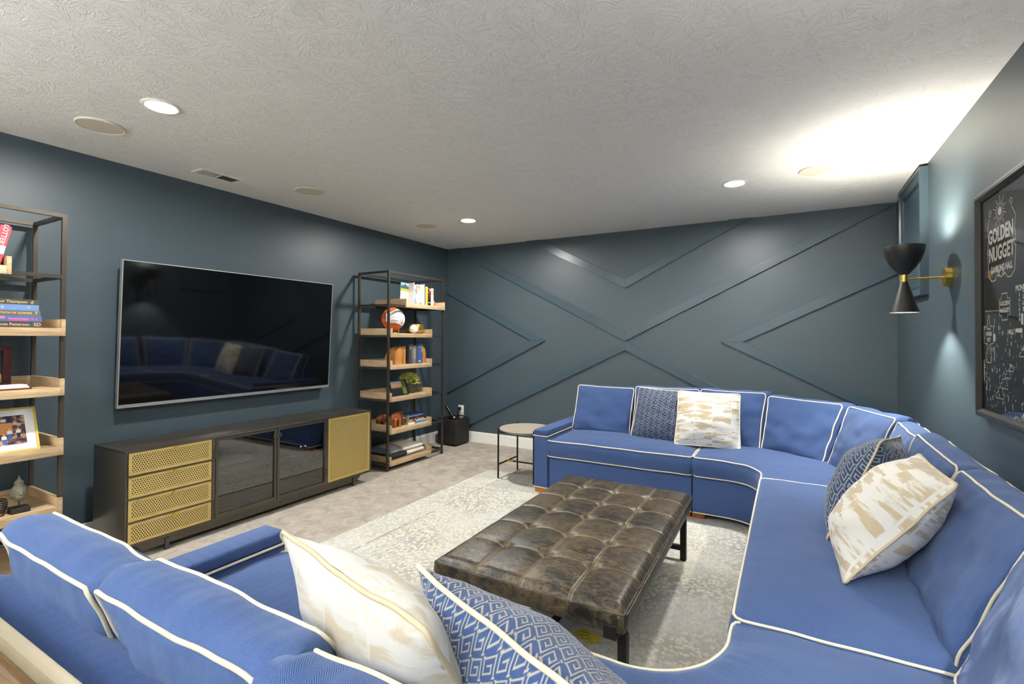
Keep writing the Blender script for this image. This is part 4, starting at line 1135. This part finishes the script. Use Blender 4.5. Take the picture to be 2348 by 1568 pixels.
# near shelf
bk_ = book('red book with white spine lettering leaning on the top tray of the left shelf', .800, .040, Z[0]+.004, .205, .14, '#c9404c', xs=-3.40, lean=-.20, marks=[(.30, .50, '#f2ead8')], text=('LOTTERY', '#f4e8d8', .74, .028))
book('blue and brown book left of the leaning red one', .752, .040, Z[0]+.004, .20, .14, '#32509a', xs=-3.405, lean=-.20, marks=[(.3, .5, '#7a5a34')])
book('dark red book standing behind the leaning red one', .835, .018, Z[0], .15, .12, '#8e1f2a', xs=-3.47)
zz = Z[1]
GOLDL = '#e6c478'
for lab, th, y1, c, tx, mk in [('dark grey book with gold lettering at the bottom of the left stack', .031, .999, '#3c3e42', (('Janet Patterson', GOLDL, .57, .019), ('SD', GOLDL, .92, .024)), []),
    ('blue book with pink lettering, second from the bottom of the left stack', .028, .997, '#4f6090', (('- - -', '#e86a86', .62, .018), ('m n', '#e86a86', .88, .018)), [(.05, .45, .45, .85, '#e8707e'), (.5, .8, .35, .55, '#d868a0'), (.5, .8, .1, .25, '#c84888')]),
    ('grey book with gold lettering in the middle of the left stack', .027, .992, '#5c5c58', (('THE PATH OF SUMMER', GOLDL, .58, .014), ('T', GOLDL, .93, .022)), []),
    ('light blue book with small gold marks, second from the top of the left stack', .029, .985, '#6380ad', (('V', GOLDL, .84, .018), ('n', '#e8dcc8', .46, .02)), []),
    ('charcoal book with gold lettering on top of the left stack', .027, .983, '#43423f', (('T', GOLDL, .28, .03), ('In Our Thompson', GOLDL, .57, .018), ('d', GOLDL, .90, .022)), [])]:
    book(lab, y1-.25, th, zz, .25, .16, c, xs=-3.40, flat=True, marks=mk, text=tx, group='flat stack of books on the left shelf'); zz += th + .0003
# third tray: mahogany glass frame, ball, thin white books
t = thing('display_frame', (-3.56, .80, Z[2]), 'mahogany framed glass display standing on the third tray of the left shelf', 'frame')
MAH = m_wood('mahogany', '#2a0c0c', '#5a1c18', ax='z', rough=.3)
for a in ((.66, .925, Z[2]+.012, Z[2]+.03), (.66, .925, Z[2]+.195, Z[2]+.215), (.895, .925, Z[2]+.03, Z[2]+.195), (.66, .69, Z[2]+.03, Z[2]+.195)): bx('frame_bar', MAH, t, -3.575, -3.545, *a, bev=.002)
bx('foot', MAH, t, -3.60, -3.52, .67, .915, Z[2], Z[2]+.012); bx('glass_pane', GLASS, t, -3.561, -3.558, .69, .895, Z[2]+.03, Z[2]+.195)
bm = bmesh.new(); ball(bm, (-3.49, .835, Z[2]+.066), .038, 24); tag(obj('leather_ball', bm, plain('orange_leather', '#b35a2a', .5, var=.2), smooth=2), 'small orange-brown ball in front of the mahogany display frame', 'ball')
t = thing('ball_ring', (-3.49, .835, Z[2]), 'small dark ring stand under the orange-brown ball', 'stand'); bm = bmesh.new(); lathe(bm, [(.012, 0), (.022, 0), (.022, .029), (.018, .031), (.012, .028), (.012, 0)], (-3.49, .835, Z[2]), 24); obj('ring', bm, BLACKP, t, smooth=.6)
for q, (c, y1, dx) in enumerate((('#6a2c1c', .962, 0), ('#f0ece4', .952, .002), ('#eeeae0', .946, .004))):
    book(['thin brown-covered booklet at the bottom of the pile before the display frame', 'thin white booklet in the middle of the pile before the display frame', 'thin white booklet on top of the pile before the display frame'][q], .73, .0078, Z[2]+q*.008, y1-.73, .075, c, xs=-3.392-dx, flat=True, pages='#f4f0e6', group='thin booklets before the display frame')
# fourth tray: gold framed group photo
nt = NT('group_photo_print'); p = nt.obj()
pn = nt.noise(nt.vm('MULTIPLY', p, (1, 34, 48)), 1.0, 3, .6)
cr = nt.n('ValToRGB', Fac=pn); rp = cr.node.color_ramp; rp.elements[0].color = hx('#1c1a2a'); rp.elements[1].color = hx('#c9a58a'); rp.elements[0].position = .35; rp.elements[1].position = .68
e = rp.elements.new(.5); e.color = hx('#5a4440')
PHOTO = nt.fin(cr, .25)
def group(W, L):
    o = [('mat_board', C('#e6e6ea', .7), .008, W-.008, .008, L-.008, 0), ('photo', PHOTO, .04, W-.045, .042, L-.040, .001)]
    a0 = W-.165; b0 = .042
    o += [('photo_arch', C('#14204e', .3), a0, a0+.075, b0+.115, b0+.135, .0016), ('photo_arch', C('#14204e', .3), a0+.012, a0+.062, b0+.135, b0+.145, .0016), ('photo_sign', C('#d8c8a8', .3), a0+.032, a0+.052, b0+.120, b0+.136, .0022), ('photo_bar', C('#b87a4a', .3), a0+.004, a0+.072, b0+.055, b0+.115, .0014)]
    for q, (pa, pb, top, bot) in enumerate(((a0+.012, .04, '#3f78c8', '#e6d8d0'), (a0+.038, .012, '#e2d0c0', '#3c5ca8'), (a0+.060, .038, '#f0e6e4', '#24489c'), (a0+.092, .04, '#f0e2e2', '#1c1c30'))):
        o += [('photo_figure', C(top, .3), pa-.009, pa+.009, b0+pb+.018, b0+pb+.034, .002), ('photo_figure', C(bot, .3), pa-.007, pa+.007, b0+pb-.006, b0+pb+.018, .002), ('photo_figure', C('#d8a488', .3), pa-.004, pa+.004, b0+pb+.034, b0+pb+.044, .002)]
    return o
leaning_frame('framed_photo', 'gold framed group photo with wide white mat on the fourth tray of the left shelf', .655, 1.004, 0, Z[3], .215, -3.41, -3.50, plain('pale_gold', '#d6c26a', .35, .5), .010, group)
# fifth tray: stone head on a stand, coil bowl
t = thing('stone_head', (-3.45, .937, Z[4]), 'small grey carved stone head on a dark stand, left shelf', 'sculpture')
bx('stand', C('#23221f', .5), t, -3.48, -3.415, .902, .972, Z[4], Z[4]+.026, bev=.001)
bm = bmesh.new(); cyl(bm, (-3.45, .937, Z[4]+.026), (-3.45, .937, Z[4]+.06), .003, n=8); obj('pin', bm, BRONZE, t)
zc0 = Z[4]
bm = bmesh.new(); ball(bm, (-3.452, .937, zc0+.105), .033, 24, (1, .92, 1.2)); ball(bm, (-3.440, .937, zc0+.078), .020, 16, (1, .95, 1.1)); ball(bm, (-3.456, .937, zc0+.146), .019, 16, (1, 1, 1)); tube(bm, [(-3.456, .937, zc0+.155), (-3.456, .937, zc0+.185)], [.011, .002], 10)
tube(bm, [(-3.420, .935, zc0+.112), (-3.413, .934, zc0+.092)], [.004, .007], 8); ball(bm, (-3.422, .935, zc0+.078), .008, 10, (.6, 1.3, .5))
for s in (-1, 1): ball(bm, (-3.452, .937+s*.031, zc0+.092), .009, 10, (.6, .5, 2.2)); ball(bm, (-3.424, .935+s*.013, zc0+.108), .007, 10, (.6, 1.3, .5))
obj('head', remeshed(bm, .0028, 2), plain('weathered_stone', '#6e6a58', .85, var=.3, scale=60, bump=.5, bscale=140), t)
t = thing('coil_bowl', (-3.455, .845, Z[4]), 'dark coiled wire bowl beside the stone head', 'bowl')
bm = bmesh.new(); pts = []
for q in range(6*24+1):
    a = q/24*2*PI; f = q/(6*24); r_ = .030 + .018*math.sin(PI*(.15+.6*f)); pts.append((-3.455 + r_*math.cos(a), .845 + r_*math.sin(a), Z[4]+.018 + .065*f))
tube(bm, pts, .0042, 6); obj('coil', bm, BRONZE, t, smooth=2)
bm = bmesh.new(); lathe(bm, [(0, 0), (.03, 0), (.034, .008), (.034, .02), (0, .02)], (-3.455, .845, Z[4]), 24); obj('base', bm, GOLD, t, smooth=.6)

# ---------------------------------------------------------------- wall sconces
BULB_U = m_emit('sconce_lamp_up', (1, .95, .84, 1), SCONCE_UP*100); BULB_D = m_emit('sconce_lamp_down', (1, .95, .82, 1), SCONCE_DOWN*100)
CUPIN = C('#e8dcc0', .5)
def sconce(y, label):
    x = .585
    t = thing('wall_sconce', (x, y, 1.65), label, 'lamp', 'wall sconces')
    sh = plain('satin_black_shade', '#1b1a19', .42)
    up = [(.018, 1.672), (.030, 1.684), (.056, 1.715), (.078, 1.752), (.092, 1.79), (.0985, 1.822), (.099, 1.838), (.0965, 1.838), (.095, 1.822), (.089, 1.792), (.075, 1.755), (.054, 1.719), (.03, 1.69), (0, 1.686)]
    bm = bmesh.new(); lathe(bm, up[:7] + [(.0975, 1.838)], (x, y, 0), 56); obj('bowl_shade', bm, sh, t, smooth=.7)
    bm = bmesh.new(); lathe(bm, [(.0975, 1.838)] + up[7:], (x, y, 0), 56); obj('shade_liner', bm, CUPIN, t, smooth=.7)
    bm = bmesh.new(); lathe(bm, [(.016, 1.636), (.0705, 1.455), (.0685, 1.455), (.0145, 1.632), (0, 1.632)], (x, y, 0), 56); obj('cone_shade', bm, sh, t, smooth=.7)
    bm = bmesh.new(); lathe(bm, [(0, 1.632), (.0185, 1.632), (.0185, 1.674), (0, 1.674)], (x, y, 0), 32); obj('collar', bm, GOLD, t, smooth=.6)
    bm = bmesh.new(); cyl(bm, (x+.018, y, 1.65), (XR-.028, y, 1.65), .006, n=14); obj('arm', bm, GOLD, t, smooth=.8)
    bm = bmesh.new(); lathe(bm, [(0, -.03), (.050, -.03), (.053, -.027), (.053, 0), (0, 0)], (XR, y, 1.65), 48, axis='x'); obj('wall_plate', bm, GOLD, t, smooth=.6)
    bm = bmesh.new(); ball(bm, (x, y, 1.776), .044, 24); obj('bulb', bm, BULB_U, t, smooth=2)
    bm = bmesh.new(); ball(bm, (x, y, 1.527), .016, 16); obj('bulb', bm, BULB_D, t, smooth=2)
sconce(3.535, 'black double-cone wall sconce with brass arm, to the left of the framed poster')
sconce(.95, 'matching black wall sconce on the other side of the poster, out of view')

# ---------------------------------------------------------------- framed poster on the right wall
t = thing('framed_poster', (XR-.02, 2.26, 1.455), 'large dark framed poster of neon casino signs on the right wall', 'picture')
py0, py1, pz0, pz1 = 1.53, 2.985, .955, 1.957
FR = plain('black_brown_frame', '#2a2724', .4)
cs = [((py0, pz0), (1, 1)), ((py1, pz0), (-1, 1)), ((py1, pz1), (-1, -1)), ((py0, pz1), (1, -1))]
prof = [(-.012, 0), (0, .036), (.010, .040), (.022, .040), (.034, .024), (.034, 0)]
for i in range(4):
    bm = bmesh.new(); (ay, az), (sy, sz) = cs[i]; (by, bz), (ty, tz) = cs[(i+1) % 4]
    A = [bm.verts.new((XR-d, ay+sy*o, az+sz*o)) for o, d in prof]; B = [bm.verts.new((XR-d, by+ty*o, bz+tz*o)) for o, d in prof]
    for j in range(len(prof)): bm.faces.new((A[j], A[(j+1) % len(prof)], B[(j+1) % len(prof)], B[j]))
    bm.faces.new(A); bm.faces.new(B[::-1]); obj('frame_rail', bm, FR, t)
nt = NT('night_street_print'); p = nt.pos()
sp_ = nt.sep(p); low = nt.ramp(sp_[2], 1.42, 1.10)
cl = nt.noise(nt.vm('MULTIPLY', p, (1, 55, 26)), 1.0, 5, .75, .5)
f = nt.math('MULTIPLY', nt.ramp(cl, .60, .70), nt.math('MULTIPLY', low, .55))
vert = nt.math('MULTIPLY', nt.ramp(nt.noise(nt.vm('MULTIPLY', p, (1, 90, 5)), 1.0, 3), .62, .7), nt.math('MULTIPLY', low, .18))
col = nt.mix(nt.math('MAXIMUM', f, vert), nt.mix(nt.noise(p, 5, 3), hx('#0c0c0e'), hx('#15161a')), hx('#b9b2a0'))
PRINT = nt.fin(col, .6)
prt = bx('print', PRINT, t, XR-.016, XR-.013, py0+.03, py1-.03, pz0+.03, pz1-.03)
INK = C('#f4eedd', .6)
PM = frame_mat((XR-.0172, 2.83, 0), (0, -1, 0), (0, 0, 1))
def ptext(body, size, a, b, sx=1.0, rot=0.0): obj('poster_lettering', text_mesh(body, size, PM @ Matrix.Translation((a, b, 0)) @ Matrix.Rotation(rot, 4, 'Z'), sx=sx, bold=.035), INK, prt)
def pline(pts, wd=.003, closed=False):
    bm = bmesh.new(); pts = [Vector((a, b, 0)) for a, b in pts]; N = len(pts); L = []; R = []
    for i in range(N):
        a = pts[i-1] if (i > 0 or closed) else pts[i]; c = pts[(i+1) % N] if (i < N-1 or closed) else pts[i]
        d = (c-a); d = d.normalized() if d.length else Vector((1, 0, 0)); n_ = Vector((-d.y, d.x, 0))*wd/2
        L.append(bm.verts.new(pts[i]+n_)); R.append(bm.verts.new(pts[i]-n_))
    for i in range(N if closed else N-1): bm.faces.new((L[i], R[i], R[(i+1) % N], L[(i+1) % N]))
    bm.transform(PM); return bm
def plines(name, lst):
    bm = bmesh.new()
    for a in lst:
        b2 = pline(*a); me = bpy.data.meshes.new('t'); b2.to_mesh(me); b2.free(); bm.from_mesh(me); bpy.data.meshes.remove(me)
    return obj(name, bm, INK, prt, fixn=False)
ptext('GOLDEN', .084, .090, 1.742, .80); ptext('NUGGET', .084, .096, 1.664, .80); ptext('GAMBLING HALL', .038, .097, 1.598, .80)
# sunburst over the sign
rays = [([(.087 + .028*math.cos(q*PI/10), 1.838 + .024*math.sin(q*PI/10)), (.087 + (.05 + .022*(q % 2))*math.cos(q*PI/10), 1.838 + (.045 + .022*(q % 2))*math.sin(q*PI/10))], .003) for q in range(20)]
plines('sunburst', rays)
bm = bmesh.new(); bm.faces.new([bm.verts.new((.087 + .022*math.cos(q*PI/3+.5), 1.838 + .020*math.sin(q*PI/3+.5), 0)) for q in range(6)]); bm.transform(PM); obj('sunburst', bm, INK, prt)
def scroll(cx, cy, r, s, turns=1.3, a0=0.0): return [(cx + s*r*(1-q/26)*math.cos(a0+q/20*turns*2*PI), cy + r*(1-q/26)*math.sin(a0+q/20*turns*2*PI)) for q in range(20)]
plines('sign_scrollwork', [
    ([(-.03, 1.83), (-.055, 1.79), (-.045, 1.74), (-.058, 1.68), (-.05, 1.62), (-.045, 1.575), (-.01, 1.553), (.03, 1.553), (.055, 1.575), (.096, 1.562), (.137, 1.575), (.165, 1.553), (.20, 1.553), (.235, 1.575), (.24, 1.62), (.25, 1.68), (.237, 1.74), (.247, 1.79), (.21, 1.83)], .004),
    (scroll(-.025, 1.848, .018, 1), .003), (scroll(.205, 1.848, .018, -1), .003), (scroll(-.045, 1.68, .014, 1), .003), (scroll(.24, 1.68, .014, -1), .003), (scroll(.07, 1.573, .012, 1), .003), (scroll(.122, 1.573, .012, -1), .003)])
# lesser signs
plines('neon_outline', [([(.073, 1.468), (.095, 1.468), (.10, 1.49), (.155, 1.49), (.16, 1.468), (.185, 1.468), (.185, 1.40), (.16, 1.40), (.158, 1.381), (.10, 1.381), (.095, 1.40), (.073, 1.40)], .004, True),
    ([(-.112, 1.358), (-.075, 1.358), (-.066, 1.372), (-.062, 1.40), (-.052, 1.408), (-.044, 1.40), (-.040, 1.372), (-.030, 1.358), (.007, 1.36), (.002, 1.285), (-.035, 1.28), (-.037, 1.24), (-.02, 1.24), (-.025, 1.20), (-.085, 1.20), (-.09, 1.24), (-.07, 1.24), (-.07, 1.28), (-.108, 1.285)], .004, True)])
ptext('GOLDEN', .024, .130, 1.449); ptext('NUGGET', .024, .130, 1.420)
ptext('DEPOTS', .012, -.053, 1.347); ptext('HORSE', .024, -.053, 1.325); ptext('POT', .022, -.053, 1.299)
ptext('HALL', .026, .19, 1.331); ptext('PIONEER', .030, .30, 1.498); ptext('S\nA\nL\nO\nO\nN', .019, .276, 1.425); ptext('C\nL\nU\nB', .024, .312, 1.452)
rp_ = random.Random(9)
# parked cars and street lights along the receding street
cars = []
for (a, b, s) in ((.32, 1.262, .045), (.30, 1.236, .06), (.19, 1.175, .045), (.155, 1.145, .06), (.115, 1.10, .08), (.07, 1.055, .09)):
    cars.append(([(a-.5*s, b), (a-.42*s, b+.22*s), (a-.2*s, b+.28*s), (a-.1*s, b+.5*s), (a+.3*s, b+.5*s), (a+.42*s, b+.25*s), (a+.5*s, b+.2*s), (a+.5*s, b), (a-.5*s, b)], .003))
plines('parked_car', cars)
bm = bmesh.new()
for q in range(150):
    a = rp_.uniform(-.11, .33); b = rp_.uniform(1.0, 1.36)
    if rp_.random() < .35 and a > .2: b = rp_.uniform(1.2, 1.5)
    if b > 1.38 and a < .25: continue
    w_ = rp_.uniform(.0015, .006); h_ = rp_.uniform(.003, .02)
    bm.faces.new([bm.verts.new(v) for v in ((a, b, 0), (a+w_, b, 0), (a+w_, b+h_, 0), (a, b+h_, 0))])
for (a, b, w_, h_) in ((.005, 1.295, .02, .03), (.24, 1.33, .06, .014), (.29, 1.36, .02, .04), (.012, 1.21, .006, .06), (-.115, 1.12, .007, .09), (.015, 1.35, .004, .04)):
    bm.faces.new([bm.verts.new(v) for v in ((a, b, 0), (a+w_, b-.004, 0), (a+w_, b+h_, 0), (a, b+h_, 0))])
bm.transform(PM); obj('street_lights', bm, INK, prt, fixn=False, kind='stuff')
bx('glass_pane', GLASS, t, XR-.0235, XR-.0215, py0+.03, py1-.03, pz0+.03, pz1-.03)

# ---------------------------------------------------------------- console table behind the near run
t = thing('console_table', (-1.15, .12, 0), 'beige metal rimmed console table with rustic wood top behind the near sofa back', 'table')
BEI = plain('beige_metal_rim', '#958b76', .45, .2); tz = .752
for a in ((-2.05, -.35, .319, .341), (-2.05, -.35, -.12, -.098), (-2.05, -2.028, -.098, .319), (-.372, -.35, -.098, .319)): bx('rim', BEI, t, *a, tz-.03, tz, bev=.002)
for q in range(5):
    y0 = -.098 + q*.0834; bx('plank', m_wood('rustic_brown_plank', '#38281a', '#94703f', ax='x', rough=.6) if q == 0 else bpy.data.materials['rustic_brown_plank'], t, -2.028, -.372, y0+.0006, y0+.0828, tz-.048, tz-.026, bev=.001)
for x in (-2.05, -.372):
    for y in (-.12, .319): bx('leg', BEI, t, x, x+.022, y, y+.022, 0, tz-.03)

# ---------------------------------------------------------------- fill lamps added out of view to lift the ceiling light
UPB = m_emit('fill_lamp_bulb', (.94, .97, 1, 1), FILL_UPLIGHT*100)
def fill_torchiere(x, y, label):
    t = thing('fill_lamp', (x, y, 0), label, 'lamp', 'added fill lamps behind the camera')
    bm = bmesh.new(); lathe(bm, [(0, 0), (.14, 0), (.14, .018), (.02, .03), (.012, .05), (.012, 1.70), (0, 1.70)], (x, y, 0), 32); obj('stand', bm, BLACKM, t, smooth=.6)
    bm = bmesh.new(); lathe(bm, [(.02, 1.70), (.10, 1.74), (.17, 1.82), (.165, 1.82), (.095, 1.745), (0, 1.715)], (x, y, 0), 40); obj('bowl', bm, CUPIN, t, smooth=.7)
    bm = bmesh.new(); ball(bm, (x, y, 1.77), .035, 16); obj('bulb', bm, UPB, t, smooth=2)
fill_torchiere(-2.6, -1.9, 'added fill lamp on a black stand behind the camera on the left, out of view')
fill_torchiere(.1, -2.0, 'added fill lamp on a black stand behind the camera on the right, out of view')
